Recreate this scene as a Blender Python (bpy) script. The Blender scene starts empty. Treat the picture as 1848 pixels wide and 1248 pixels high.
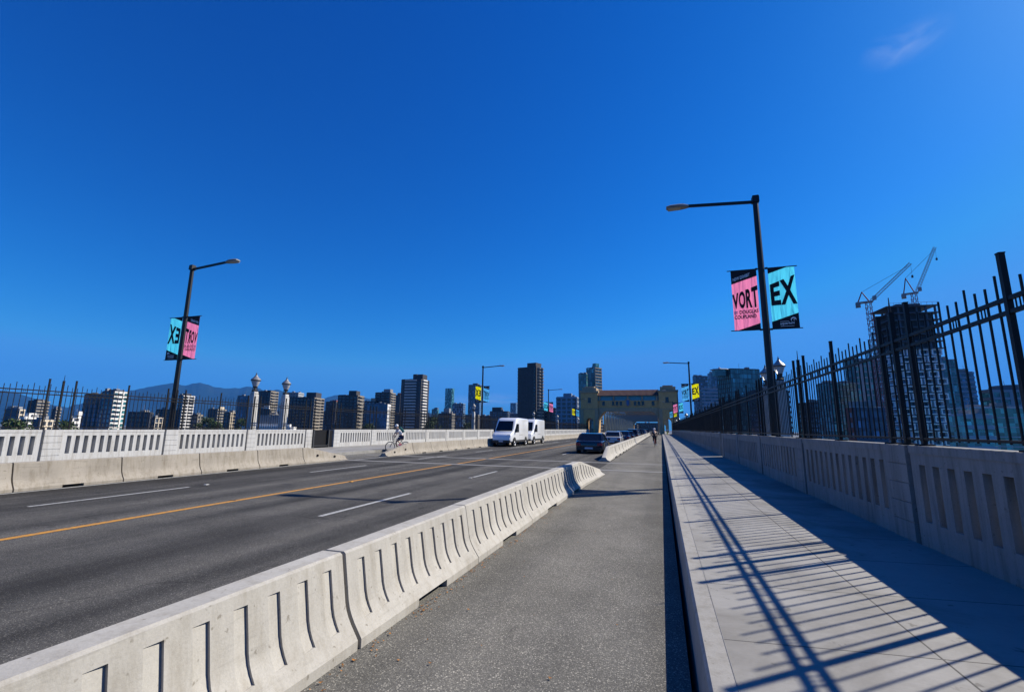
import bpy, bmesh, math, random
from mathutils import Vector, Matrix, noise
random.seed(7)
S = bpy.context.scene
COL = S.collection
rad = math.radians

# ------------------------------------------------------------------ camera (solved from the vanishing points)
W0, H0 = 1848.0, 1248.0
CX, CY, EYE = 924.0, 624.0, 1.70
F = math.sqrt(-((1193.5-CX)*(982-CX)+(774.5-CY)*(-4049-CY)))
def ray0(x, y): return Vector((x-CX, -(y-CY), -F))
cy = ray0(1193.5, 774.5).normalized()
cz = ray0(982, -4049).normalized(); cz = (cz-cy*cz.dot(cy)).normalized()
cx = cy.cross(cz)
RM = Matrix((cx, cy, cz))                      # camera -> world
def pdir(x, y): return RM @ ray0(x, y)
def bearing(px, py=765): d = pdir(px, py); return math.atan2(d.x, d.y)
bearing0 = bearing
def height_at(px, py, r):
    d = pdir(px, py); return EYE + d.z/math.hypot(d.x, d.y)*r
cam_data = bpy.data.cameras.new('camera'); cam = bpy.data.objects.new('camera', cam_data); COL.objects.link(cam)
cam_data.sensor_width = 36; cam_data.lens = 36*F/W0; cam_data.clip_start = .05; cam_data.clip_end = 60000
cam.matrix_world = Matrix.Translation((0, 0, EYE)) @ RM.to_4x4()
S.camera = cam

# ------------------------------------------------------------------ light
SUN = Vector((.94, .80, 1.0)).normalized()
sun_el = math.asin(SUN.z); sun_az = math.atan2(SUN.x, SUN.y)
wd = bpy.data.worlds.new('World'); S.world = wd; wd.use_nodes = True
nt = wd.node_tree; nt.nodes.clear()
def nd(t, kind, **kw):
    n = t.nodes.new(kind)
    for k, v in kw.items(): setattr(n, k, v)
    return n
sky = nd(nt, 'ShaderNodeTexSky', sky_type='NISHITA', sun_disc=False, sun_elevation=sun_el, sun_rotation=sun_az,
         altitude=300, air_density=1.0, dust_density=.3, ozone_density=3.0)
hs = nd(nt, 'ShaderNodeHueSaturation'); hs.inputs['Saturation'].default_value = 1.35
tint = nd(nt, 'ShaderNodeMix', data_type='RGBA', blend_type='MULTIPLY'); tint.inputs[0].default_value = 1
tint.inputs[7].default_value = (.62, .92, 1.12, 1)
nt.links.new(sky.outputs[0], hs.inputs['Color']); nt.links.new(hs.outputs[0], tint.inputs[6])
# thin cirrus: two small patches of the sky
tc = nd(nt, 'ShaderNodeTexCoord')
def cloud(prev, px, py, size, stretch, amount, scale):
    d = pdir(px, py).normalized()
    sub = nd(nt, 'ShaderNodeVectorMath', operation='SUBTRACT'); sub.inputs[1].default_value = d
    nt.links.new(tc.outputs['Generated'], sub.inputs[0])
    mp = nd(nt, 'ShaderNodeVectorMath', operation='MULTIPLY'); mp.inputs[1].default_value = (1/size, 1/size, stretch/size)
    nt.links.new(sub.outputs[0], mp.inputs[0])
    ln = nd(nt, 'ShaderNodeVectorMath', operation='LENGTH'); nt.links.new(mp.outputs[0], ln.inputs[0])
    mr = nd(nt, 'ShaderNodeMapRange', interpolation_type='SMOOTHSTEP'); mr.inputs[1].default_value = 1; mr.inputs[2].default_value = 0
    nt.links.new(ln.outputs['Value'], mr.inputs[0])
    nz = nd(nt, 'ShaderNodeTexNoise'); nz.inputs['Scale'].default_value = scale; nz.inputs['Detail'].default_value = 6; nz.inputs['Distortion'].default_value = .6
    nt.links.new(mp.outputs[0], nz.inputs['Vector'])
    r2 = nd(nt, 'ShaderNodeMapRange', interpolation_type='SMOOTHSTEP'); r2.inputs[1].default_value = .30; r2.inputs[2].default_value = .85
    nt.links.new(nz.outputs[0], r2.inputs[0])
    m1 = nd(nt, 'ShaderNodeMath', operation='MULTIPLY'); nt.links.new(mr.outputs[0], m1.inputs[0]); nt.links.new(r2.outputs[0], m1.inputs[1])
    m2 = nd(nt, 'ShaderNodeMath', operation='MULTIPLY'); m2.inputs[1].default_value = amount; nt.links.new(m1.outputs[0], m2.inputs[0])
    mx = nd(nt, 'ShaderNodeMix', data_type='RGBA'); mx.inputs[7].default_value = (6.5, 7.5, 9.5, 1)
    nt.links.new(m2.outputs[0], mx.inputs[0]); nt.links.new(prev, mx.inputs[6])
    return mx.outputs[2]
sepc = nd(nt, 'ShaderNodeSeparateColor'); nt.links.new(tint.outputs[2], sepc.inputs[0]); comb = nd(nt, 'ShaderNodeCombineColor')
for i, (a, g_) in enumerate(((.478, 1.8), (.72, 1.25), (1.15, 1.0))):          # deeper, polarised-looking blue
    pw = nd(nt, 'ShaderNodeMath', operation='POWER'); pw.inputs[1].default_value = g_; nt.links.new(sepc.outputs[i], pw.inputs[0])
    ml = nd(nt, 'ShaderNodeMath', operation='MULTIPLY'); ml.inputs[1].default_value = a; nt.links.new(pw.outputs[0], ml.inputs[0])
    mn = nd(nt, 'ShaderNodeMath', operation='MINIMUM'); mn.inputs[1].default_value = (.75, 3.4, 8.8)[i]; nt.links.new(ml.outputs[0], mn.inputs[0]); nt.links.new(mn.outputs[0], comb.inputs[i])
c1 = cloud(comb.outputs[0], 1635, 78, .062, 2.0, .30, 1.1)
c2 = cloud(c1, 880, 720, .16, 9, .5, 1.2)
bg = nd(nt, 'ShaderNodeBackground'); bg.inputs['Strength'].default_value = .0698
nt.links.new(c2, bg.inputs['Color'])
wo = nd(nt, 'ShaderNodeOutputWorld'); nt.links.new(bg.outputs[0], wo.inputs['Surface'])
sl = bpy.data.lights.new('sun', 'SUN'); sl.energy = 5.0; sl.angle = rad(.55); sl.color = (1, .925, .79)
so = bpy.data.objects.new('sun', sl); COL.objects.link(so)
so.rotation_euler = (-SUN).to_track_quat('-Z', 'Y').to_euler(); so.location = (60, 50, 80)
S.view_settings.view_transform = 'Standard'; S.view_settings.look = 'None'
S.view_settings.exposure = .6; S.view_settings.gamma = 1
try: S.cycles.use_denoising = True; S.cycles.max_bounces = 8; S.cycles.diffuse_bounces = 1; S.cycles.volume_bounces = 0
except Exception: pass

# ------------------------------------------------------------------ materials
MATS = {}
def base_mat(name, rough=.8, color=(.5, .5, .5), metal=0.0, spec=.5):
    m = bpy.data.materials.new(name); m.use_nodes = True
    b = m.node_tree.nodes['Principled BSDF']
    b.inputs['Base Color'].default_value = (*color, 1); b.inputs['Roughness'].default_value = rough
    b.inputs['Metallic'].default_value = metal; b.inputs['Specular IOR Level'].default_value = spec
    MATS[name] = m; return m, m.node_tree, b
def ramp(t, src, stops):
    r = nd(t, 'ShaderNodeValToRGB'); e = r.color_ramp.elements
    while len(e) < len(stops): e.new(.5)
    for i, (p, c) in enumerate(stops): e[i].position = p; e[i].color = (*c, 1)
    t.links.new(src, r.inputs[0]); return r.outputs[0]
def nz(t, scale, detail=4, rough=.55, vec=None, dist=0):
    n = nd(t, 'ShaderNodeTexNoise'); n.inputs['Scale'].default_value = scale; n.inputs['Detail'].default_value = detail
    n.inputs['Roughness'].default_value = rough; n.inputs['Distortion'].default_value = dist
    if vec is not None: t.links.new(vec, n.inputs['Vector'])
    return n.outputs[0]
def objvec(t, scale=(1, 1, 1)):
    c = nd(t, 'ShaderNodeTexCoord'); m = nd(t, 'ShaderNodeMapping'); m.inputs['Scale'].default_value = scale
    t.links.new(c.outputs['Object'], m.inputs[0]); return m.outputs[0]
def mixc(t, fac, a, b, mode='MIX'):
    m = nd(t, 'ShaderNodeMix', data_type='RGBA', blend_type=mode)
    if isinstance(fac, float): m.inputs[0].default_value = fac
    else: t.links.new(fac, m.inputs[0])
    for i, x in ((6, a), (7, b)):
        if isinstance(x, tuple): m.inputs[i].default_value = (*x, 1)
        else: t.links.new(x, m.inputs[i])
    return m.outputs[2]
def bump(t, b, h, strength=.3, dist=.01):
    n = nd(t, 'ShaderNodeBump'); n.inputs['Strength'].default_value = strength; n.inputs['Distance'].default_value = dist
    t.links.new(h, n.inputs['Height']); t.links.new(n.outputs[0], b.inputs['Normal'])
def posvec(t, scale=(1, 1, 1)):
    c = nd(t, 'ShaderNodeNewGeometry'); m = nd(t, 'ShaderNodeMapping'); m.inputs['Scale'].default_value = scale
    t.links.new(c.outputs['Position'], m.inputs[0]); return m.outputs[0]
def concrete(name, col, var=.12, stain=(.6, .57, .52), grain=60, rough=.85, streak=True, scuff=0.0):
    m, t, b = base_mat(name, rough, spec=.3)
    v = posvec(t)
    c0 = ramp(t, nz(t, .9, 6, .62, v), [(.25, tuple(c*(1-var) for c in col)), (.55, col), (.8, tuple(min(1, c*(1+var*.6)) for c in col))])
    if streak:
        r = ramp(t, nz(t, 2.2, 5, .7, posvec(t, (3.5, 3.5, .30))), [(.46, (1, 1, 1)), (.72, stain)]); c0 = mixc(t, .8, c0, r, 'MULTIPLY')
    if scuff:                                             # horizontal tyre and dirt scuffs
        r = ramp(t, nz(t, 3.0, 5, .75, posvec(t, (.5, .5, 6)), .4), [(.56, (1, 1, 1)), (.70, (1-scuff,)*3)]); c0 = mixc(t, 1.0, c0, r, 'MULTIPLY')
    sp = nz(t, grain, 3, .7, v)
    c0 = mixc(t, .6, c0, ramp(t, sp, [(.3, (.84, .84, .84)), (.6, (1.04, 1.04, 1.04))]), 'MULTIPLY')
    c0 = mixc(t, 1.0, c0, ramp(t, nz(t, 19, 2, .5, v), [(.68, (1, 1, 1)), (.74, (.62, .60, .57))]), 'MULTIPLY')
    t.links.new(c0, b.inputs['Base Color']); bump(t, b, sp, .25, .006); return m
concrete('barrier_concrete', (.425, .408, .37), .18, (.72, .69, .64), scuff=.14)
concrete('old_barrier', (.335, .302, .252), .25, (.62, .58, .5), scuff=.28)
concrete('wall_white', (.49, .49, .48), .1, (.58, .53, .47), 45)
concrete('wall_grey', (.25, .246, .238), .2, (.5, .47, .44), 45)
concrete('pylon_white', (.58, .575, .555), .1, (.55, .5, .45), 40)
concrete('joint_strip', (.24, .235, .225), .15, streak=False)
concrete('portal_ochre', (.62, .39, .17), .14, (.55, .5, .45), 3)
concrete('portal_trim', (.42, .33, .21), .12, (.6, .55, .5), 3)
concrete('kerb_concrete', (.31, .30, .277), .16, (.7, .68, .64), scuff=.15)
# sidewalk with brushed slabs and joints
def sidewalk_mat(name, x_joint, step, skew):
    m, t, b = base_mat(name, .85, spec=.3)
    c = nd(t, 'ShaderNodeTexCoord'); s = nd(t, 'ShaderNodeSeparateXYZ'); t.links.new(c.outputs['Object'], s.inputs[0])
    def mth(op, a, bb):
        n = nd(t, 'ShaderNodeMath', operation=op)
        for i, x in ((0, a), (1, bb)):
            if isinstance(x, (int, float)): n.inputs[i].default_value = x
            else: t.links.new(x, n.inputs[i])
        return n.outputs[0]
    yy = mth('ADD', s.outputs[1], mth('MULTIPLY', s.outputs[0], skew))
    fr = mth('ABSOLUTE', mth('SUBTRACT', mth('FRACT', mth('DIVIDE', mth('ADD', yy, step*.5+1000*step), step), 0), .5), 0)
    fr = mth('MULTIPLY', fr, step)
    l1 = mth('LESS_THAN', fr, .006)
    l2 = mth('LESS_THAN', mth('ABSOLUTE', mth('SUBTRACT', s.outputs[0], x_joint), 0), .007)
    line = mth('MAXIMUM', l1, l2)
    v = objvec(t)
    a = nz(t, 1.1, 6, .6, v)
    c0 = ramp(t, a, [(.25, (.235, .229, .215)), (.5, (.29, .283, .267)), (.75, (.32, .312, .295))])
    br = nz(t, 30, 3, .6, objvec(t, (.35, 6, 1)))
    c0 = mixc(t, .6, c0, ramp(t, br, [(.3, (.84, .84, .84)), (.7, (1.05, 1.05, 1.05))]), 'MULTIPLY')
    sp = nz(t, 9, 3, .6, v)
    c0 = mixc(t, 1.0, c0, ramp(t, sp, [(.66, (1, 1, 1)), (.73, (.62, .61, .6))]), 'MULTIPLY')
    c0 = mixc(t, 1.0, c0, ramp(t, nz(t, .55, 7, .7, v, .5), [(.38, (.72, .71, .69)), (.54, (1, 1, 1))]), 'MULTIPLY')
    c0 = mixc(t, 1.0, c0, ramp(t, nz(t, 5, 5, .8, objvec(t, (1, .4, 1)), 2.0), [(.64, (1, 1, 1)), (.72, (.80, .79, .78))]), 'MULTIPLY')
    c0 = mixc(t, line, c0, (.07, .068, .065)); t.links.new(c0, b.inputs['Base Color'])
    bump(t, b, br, .2, .006); return m
sidewalk_mat('sidewalk', 1.66, 1.25, -.12)
sidewalk_mat('sidewalk_far', 2.4, 1.5, 0)
# asphalt
def asphalt(name, dark, light, tracks):
    m, t, b = base_mat(name, .95, spec=.12)
    v = objvec(t)
    c0 = ramp(t, nz(t, .9, 6, .65, v), [(.3, dark), (.7, light)])
    tr = nz(t, 1.0, 3, .5, objvec(t, (.85, .035, 1)))
    c0 = mixc(t, tracks, c0, ramp(t, tr, [(.38, (.5, .5, .51)), (.5, (.95, .95, .95)), (.62, (1.4, 1.38, 1.34))]), 'MULTIPLY')
    vo = nd(t, 'ShaderNodeTexVoronoi'); vo.inputs['Scale'].default_value = 140; t.links.new(v, vo.inputs['Vector'])
    sx = nd(t, 'ShaderNodeSeparateColor'); t.links.new(vo.outputs['Color'], sx.inputs[0])
    c0 = mixc(t, .85, c0, ramp(t, sx.outputs[0], [(.0, (.55, .55, .56)), (.5, (.85, .85, .85)), (.8, (1.15, 1.14, 1.12)), (.93, (1.7, 1.68, 1.6)), (1, (3.4, 3.3, 3.1))]), 'MULTIPLY')
    t.links.new(c0, b.inputs['Base Color']); # oil drips and sealed cracks
    c1_ = ramp(t, nz(t, 1.6, 3, .6, objvec(t, (2.2, .5, 1)), .3), [(.68, (1, 1, 1)), (.76, (.62, .62, .63))]); c0 = mixc(t, 1.0, c0, c1_, 'MULTIPLY')
    cr = nd(t, 'ShaderNodeTexVoronoi', feature='DISTANCE_TO_EDGE'); cr.inputs['Scale'].default_value = .22; wv = nd(t, 'ShaderNodeVectorMath', operation='ADD'); t.links.new(v, wv.inputs[0])
    nn = nd(t, 'ShaderNodeTexNoise'); nn.inputs['Scale'].default_value = 1.3; nn.inputs['Detail'].default_value = 5; t.links.new(v, nn.inputs['Vector']); sc_ = nd(t, 'ShaderNodeVectorMath', operation='SCALE'); sc_.inputs['Scale'].default_value = 1.6; t.links.new(nn.outputs['Color'], sc_.inputs[0]); t.links.new(sc_.outputs[0], wv.inputs[1]); t.links.new(wv.outputs[0], cr.inputs['Vector'])
    c0 = mixc(t, .4 if tracks > .5 else 0.0, c0, ramp(t, cr.outputs['Distance'], [(.0, (.3, .3, .31)), (.004, (.45, .45, .46)), (.0065, (1, 1, 1))]), 'MULTIPLY')
    t.links.new(c0, b.inputs['Base Color']); bump(t, b, sx.outputs[1], .5, .006); return m
asphalt('road_asphalt', (.058, .057, .055), (.092, .090, .086), 1.0)
asphalt('lane_asphalt', (.12, .117, .106), (.172, .167, .152), .4)
def plain(name, col, rough=.6, metal=0, spec=.5, var=.08, scale=6):
    m, t, b = base_mat(name, rough, col, metal, spec)
    if var:
        v = objvec(t); n = nz(t, scale, 4, .6, v)
        t.links.new(ramp(t, n, [(.3, tuple(c*(1-var) for c in col)), (.7, tuple(min(1, c*(1+var)) for c in col))]), b.inputs['Base Color'])
    return m
def paint_line(name, col):
    m, t, b = base_mat(name, .75, col)
    v = objvec(t); n = nz(t, 14, 5, .7, v)
    t.links.new(ramp(t, n, [(.33, (.12, .118, .11)), (.46, tuple(c*.8 for c in col)), (.7, col)]), b.inputs['Base Color'])
paint_line('white_line', (.46, .46, .44)); paint_line('yellow_line', (.58, .27, .03))
plain('black_metal', (.007, .007, .008), .5, 0, .25, .2)
plain('dark_pole', (.011, .012, .014), .42, 0, .35, .2)
plain('lamp_grey', (.20, .20, .20), .5); plain('lens_grey', (.33, .31, .27), .35)
plain('gun_metal', (.03, .032, .035), .5)
plain('chrome_cap', (.27, .27, .27), .42, .3, .5, .05); 
m, t, b = base_mat('frosted_glass', .25, (.55, .56, .57)); b.inputs['Transmission Weight'].default_value = .35
plain('rubber', (.012, .012, .012), .8); plain('alloy', (.45, .45, .46), .35, .8)
def cloth_translucent(name, col):
    m, t, b = base_mat(name, .8, col)
    v = objvec(t, (5, 1, .9)); w = nz(t, 1.1, 2, .45, v, .6)
    bump(t, b, w, .8, .10)
    tr = nd(t, 'ShaderNodeBsdfTranslucent'); tr.inputs[0].default_value = (*col, 1)
    mx = nd(t, 'ShaderNodeMixShader'); mx.inputs[0].default_value = .8
    t.links.new(b.outputs[0], mx.inputs[1]); t.links.new(tr.outputs[0], mx.inputs[2])
    nrm = b.inputs['Normal'].links[0].from_socket; t.links.new(nrm, tr.inputs['Normal'])
    t.links.new(mx.outputs[0], t.nodes['Material Output'].inputs['Surface'])
cloth_translucent('banner_pink', (.98, .50, .68)); cloth_translucent('banner_teal', (.30, .84, .97))
cloth_translucent('banner_yellow', (.93, .90, .06)); cloth_translucent('banner_blue', (.30, .68, .95))
plain('banner_black', (.012, .010, .014), .8); plain('banner_white', (.95, .94, .93), .7); plain('banner_mauve', (.72, .45, .62), .8)
plain('skin', (.50, .30, .21), .55); plain('cloth_white', (.78, .78, .78), .8); plain('cloth_black', (.014, .014, .016), .8)
plain('cloth_navy', (.03, .04, .09), .8); plain('cloth_teal', (.02, .13, .13), .8); plain('cloth_pink', (.7, .06, .16), .7)
plain('cloth_yellow', (.75, .68, .05), .7); plain('cloth_sky', (.25, .55, .72), .8); plain('hair', (.03, .018, .012), .7)
plain('bike_red', (.45, .02, .03), .35); plain('bike_dark', (.03, .03, .035), .35)
plain('leaf_litter', (.30, .13, .03), .8, 0, .3, .5, 20)
def car_paint(name, col, rough=.22):
    m, t, b = base_mat(name, rough, col); b.inputs['Coat Weight'].default_value = .7; b.inputs['Coat Roughness'].default_value = .05
car_paint('paint_black', (.012, .013, .018)); car_paint('paint_navy', (.010, .022, .075)); car_paint('paint_white', (.78, .79, .80), .3)
car_paint('paint_grey', (.11, .115, .125)); car_paint('paint_silver', (.42, .43, .44)); car_paint('paint_red', (.25, .02, .02))
plain('car_glass', (.008, .010, .012), .06, 0, .6, 0); plain('tail_red', (.35, .01, .01), .25); plain('plate_white', (.6, .62, .66), .5)
plain('headlamp', (.75, .77, .8), .12, 0, .6, 0); plain('plastic_black', (.02, .02, .021), .6)
plain('steel_green', (.13, .165, .17), .6); plain('roof_tile', (.13, .070, .058), .85, 0, .3, .25, 2.5)
plain('frieze_blue', (.08, .30, .38), .8, 0, .3, .15, 1.5); plain('crest_blue', (.04, .13, .30), .6)
plain('window_dark', (.012, .016, .022), .12, 0, .6, .3, .3)
plain('bark', (.07, .05, .035), .9)
m, t, b = base_mat('leaves', .6); b.inputs['Specular IOR Level'].default_value = .3
t.links.new(ramp(t, nz(t, .9, 3, .6, objvec(t)), [(.3, (.022, .045, .014)), (.7, (.075, .11, .032))]), b.inputs['Base Color'])
# building skins
def glass(name, col, rough=.1, panel=(1.6, 1.6, 3.0), lit=(1.7, 1.8, 1.9)):
    m, t, b = base_mat(name, rough, col, 0, .8)
    c = nd(t, 'ShaderNodeTexCoord'); sn = nd(t, 'ShaderNodeVectorMath', operation='SNAP'); sn.inputs[1].default_value = panel
    t.links.new(c.outputs['Object'], sn.inputs[0])
    w = nd(t, 'ShaderNodeTexWhiteNoise'); t.links.new(sn.outputs[0], w.inputs['Vector'])
    r = ramp(t, w.outputs['Value'], [(0, tuple(x*.45 for x in col)), (.6, col), (.86, tuple(x*a for x, a in zip(col, lit))), (.97, tuple(x*a*2 for x, a in zip(col, lit)))])
    t.links.new(r, b.inputs['Base Color'])
    rr = nd(t, 'ShaderNodeMapRange'); rr.inputs[3].default_value = rough; rr.inputs[4].default_value = rough+.25
    t.links.new(w.outputs['Value'], rr.inputs[0]); t.links.new(rr.outputs[0], b.inputs['Roughness']); return m
glass('glass_dark', (.022, .026, .033)); glass('glass_blue', (.04, .085, .14)); glass('glass_teal', (.04, .15, .16)); glass('glass_green', (.10, .30, .24))
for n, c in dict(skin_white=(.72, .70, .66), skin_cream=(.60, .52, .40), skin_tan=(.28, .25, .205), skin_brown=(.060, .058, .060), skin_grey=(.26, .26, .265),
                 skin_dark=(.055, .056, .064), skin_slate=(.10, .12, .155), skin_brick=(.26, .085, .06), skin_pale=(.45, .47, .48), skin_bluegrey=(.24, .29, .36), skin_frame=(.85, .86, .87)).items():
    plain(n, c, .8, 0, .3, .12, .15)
plain('crane_red', (.28, .035, .035), .5); plain('crane_white', (.30, .30, .31), .5)
# terrain
m, t, b = base_mat('ground', .95); v = objvec(t)
t.links.new(ramp(t, nz(t, .012, 8, .7, v), [(.3, (.045, .06, .03)), (.5, (.12, .115, .1)), (.65, (.05, .065, .035)), (.8, (.18, .17, .16))]), b.inputs['Base Color'])
m, t, b = base_mat('water', .12, (.012, .03, .045)); bump(t, b, nz(t, .35, 4, .6, objvec(t)), .3, .3)
m, t, b = base_mat('mountain', .95, spec=.1)
t.links.new(ramp(t, nz(t, .0013, 8, .65, objvec(t)), [(.3, (.004, .011, .008)), (.55, (.009, .018, .012)), (.7, (.017, .022, .018)), (.82, (.05, .05, .046))]), b.inputs['Base Color'])

# ------------------------------------------------------------------ mesh helpers
class MB:
    def __init__(s): s.v = []; s.f = []; s.m = []
    def add(s, vs, fs, m=0):
        n = len(s.v); s.v += [tuple(v) for v in vs]; s.f += [tuple(i+n for i in f) for f in fs]; s.m += [m]*len(fs); return s
    def box(s, x0, x1, y0, y1, z0, z1, m=0):
        return s.add([(x0,y0,z0),(x1,y0,z0),(x1,y1,z0),(x0,y1,z0),(x0,y0,z1),(x1,y0,z1),(x1,y1,z1),(x0,y1,z1)],
                     [(0,3,2,1),(4,5,6,7),(0,1,5,4),(1,2,6,5),(2,3,7,6),(3,0,4,7)], m)
    def taper(s, c, z0, z1, a0, b0, a1, b1, m=0, n=4, rot=math.pi/4):
        k = 1/math.cos(math.pi/n) if n == 4 else 1
        vs = []
        for z, a, bb in ((z0, a0, b0), (z1, a1, b1)):
            for i in range(n):
                t_ = rot+2*math.pi*i/n; vs.append((c[0]+a/2*k*math.cos(t_), c[1]+bb/2*k*math.sin(t_), z))
        return s.add(vs, [tuple(range(n-1, -1, -1)), tuple(range(n, 2*n))]+[(i, (i+1) % n, n+(i+1) % n, n+i) for i in range(n)], m)
    def bar(s, p, q, w, d=None, m=0, up=(0, 0, 1)):
        p, q = Vector(p), Vector(q); d = d or w; a = (q-p).normalized(); u = Vector(up)
        if abs(a.dot(u)) > .98: u = Vector((0, 1, 0))
        r = a.cross(u).normalized(); u = r.cross(a).normalized(); vs = []
        for c in (p, q):
            for i, j in ((-1,-1),(1,-1),(1,1),(-1,1)): vs.append(c+r*(i*w/2)+u*(j*d/2))
        return s.add(vs, [(0,3,2,1),(4,5,6,7),(0,1,5,4),(1,2,6,5),(2,3,7,6),(3,0,4,7)], m)
    def tube(s, p, q, r0, r1=None, n=10, m=0):
        p, q = Vector(p), Vector(q); r1 = r0 if r1 is None else r1; a = (q-p).normalized()
        u = Vector((0,0,1)) if abs(a.z) < .95 else Vector((0,1,0)); r = a.cross(u).normalized(); u = r.cross(a); vs = []
        for c, rr in ((p, r0), (q, r1)):
            for i in range(n): t_ = 2*math.pi*i/n; vs.append(c+r*rr*math.cos(t_)+u*rr*math.sin(t_))
        return s.add(vs, [tuple(range(n)), tuple(range(2*n-1, n-1, -1))]+[(i, n+i, n+(i+1) % n, (i+1) % n) for i in range(n)], m)
    def lathe(s, prof, n=16, c=(0, 0, 0), axis='z', m=0):
        vs = []
        for r, z in prof:
            for i in range(n):
                t_ = 2*math.pi*i/n; a, bb = r*math.cos(t_), r*math.sin(t_)
                vs.append((c[0]+a, c[1]+bb, c[2]+z) if axis == 'z' else (c[0]+z, c[1]+a, c[2]+bb))
        fs = []
        for k in range(len(prof)-1):
            for i in range(n): j = (i+1) % n; fs.append((k*n+i, k*n+j, (k+1)*n+j, (k+1)*n+i))
        return s.add(vs, fs, m)
    def torus(s, c, R, r, axis='x', n=28, k=8, m=0):
        vs = []
        for i in range(n):
            a = 2*math.pi*i/n
            for j in range(k):
                bb = 2*math.pi*j/k; rr = R+r*math.cos(bb); o = r*math.sin(bb)
                vs.append((c[0]+o, c[1]+rr*math.cos(a), c[2]+rr*math.sin(a)))
        return s.add(vs, [(i*k+j, ((i+1) % n)*k+j, ((i+1) % n)*k+(j+1) % k, i*k+(j+1) % k) for i in range(n) for j in range(k)], m)
    def loft(s, secs, m=0, cap=True, mf=None):
        n = len(secs[0]); vs = [p for sec in secs for p in sec]; fs = []; base = len(s.f)
        for k in range(len(secs)-1):
            for i in range(n): j = (i+1) % n; fs.append((k*n+i, k*n+j, (k+1)*n+j, (k+1)*n+i))
        if cap: fs += [tuple(range(n-1, -1, -1)), tuple(range((len(secs)-1)*n, len(secs)*n))]
        return s.add(vs, fs, m)
    def prism(s, pts, lo, hi, axis='y', m=0):
        def P(a, b, o): return {'y': (a, o, b), 'x': (o, a, b), 'z': (a, b, o)}[axis]
        n = len(pts); vs = [P(a, b, lo) for a, b in pts]+[P(a, b, hi) for a, b in pts]
        return s.add(vs, [tuple(range(n)), tuple(range(2*n-1, n-1, -1))]+[(i, n+i, n+(i+1) % n, (i+1) % n) for i in range(n)], m)
    def mesh(s, name, mats, off=(0, 0, 0), smooth=False, fix=True):
        me = bpy.data.meshes.new(name)
        me.from_pydata([(v[0]-off[0], v[1]-off[1], v[2]-off[2]) for v in s.v], [], s.f)
        for mm in ([mats] if isinstance(mats, str) else mats): me.materials.append(MATS[mm])
        me.polygons.foreach_set('material_index', s.m)
        if fix:
            bm = bmesh.new(); bm.from_mesh(me); bmesh.ops.recalc_face_normals(bm, faces=bm.faces); bm.to_mesh(me); bm.free()
        if smooth: me.polygons.foreach_set('use_smooth', [True]*len(me.polygons)); 
        if smooth: 
            try: me.set_sharp_from_angle(angle=rad(38))
            except Exception: pass
        me.update(); return me
    def build(s, name, mats, parent=None, off=None, smooth=False, fix=True, bevel=0):
        if off is None:
            top = parent
            while top is not None and top.parent is not None: top = top.parent
            off = tuple(top.location) if top is not None and top.get('world_built') else (0, 0, 0)
        o = bpy.data.objects.new(name, s.mesh(name, mats, off, smooth, fix)); COL.objects.link(o)
        if parent is not None: o.parent = parent
        if bevel:
            md = o.modifiers.new('bevel', 'BEVEL'); md.width = bevel; md.segments = 2; md.limit_method = 'ANGLE'; md.angle_limit = rad(40)
        return o
def tag(o, label=None, cat=None, group=None, kind=None):
    for k, v in (('label', label), ('category', cat), ('group', group), ('kind', kind)):
        if v: o[k] = v
    return o
def thing(name, loc=(0, 0, 0), label=None, cat=None, group=None, rz=0, wb=False):
    o = bpy.data.objects.new(name, None); COL.objects.link(o); o.location = loc; o.rotation_euler = (0, 0, rz); o.empty_display_size = .3
    if wb: o['world_built'] = 1
    return tag(o, label, cat, group)
def copy_tree(o, parent=None):
    c = o.copy(); COL.objects.link(c); c.parent = parent
    for ch in list(o.children): copy_tree(ch, c)
    return c
def place(src, first, loc, label, rz=None, group=None):
    o = src if first else copy_tree(src)
    o.location = loc
    if rz is not None: o.rotation_euler = (0, 0, rz)
    o['label'] = label
    if group: o['group'] = group
    return o

# ------------------------------------------------------------------ setting
GZ = -28.0
def sheet(name, x0, x1, y0, y1, z, mat, thick=None):
    mb = MB()
    if thick: mb.box(x0, x1, y0, y1, z-thick, z)
    else: mb.add([(x0,y0,z),(x1,y0,z),(x1,y1,z),(x0,y1,z)], [(0,1,2,3)])
    return tag(mb.build(name, mat), kind='structure')
g = MB(); N = 96; RG = 15500
g.add([(0, 0, GZ)]+[(RG*math.cos(2*math.pi*i/N), RG*math.sin(2*math.pi*i/N), GZ) for i in range(N)], [(0, i+1, (i+1) % N+1) for i in range(N)])
tag(g.build('ground', 'ground'), kind='structure')
sheet('water', -900, 700, -120, 330, GZ+.05, 'water')
ZS, ZL = .27, .17          # right and left sidewalk levels
YE = 430
sheet('road', -17.6, -2.62, -14, YE, 0, 'road_asphalt', 1.6)
sheet('bike_lane', -2.62, .12, -14, YE, -.001, 'lane_asphalt', 1.6)
sheet('road_edge_lane', -17.62, -15.4, -14, YE, .004, 'lane_asphalt')
sw = MB(); sw.box(.352, 3.165, -14, YE, ZS-.6, ZS)
tag(sw.build('sidewalk', 'sidewalk'), kind='structure')
kb = MB()
kb.add([(.12,-14,-.5),(.352,-14,-.5),(.352,-14,ZS),(.215,-14,ZS),(.195,-14,ZS-.02),(.12,YE,-.5),(.352,YE,-.5),(.352,YE,ZS),(.215,YE,ZS),(.195,YE,ZS-.02)],
       [(0,1,2,3,4),(5,9,8,7,6),(2,7,8,3),(3,8,9,4),(4,9,5,0)])
tag(kb.build('kerb', 'kerb_concrete'), kind='structure')
XLK, XLW = -17.7, -22.6
sheet('sidewalk_opposite', XLW+.01, XLK, -14, YE, ZL, 'sidewalk_far', .6)
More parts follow.
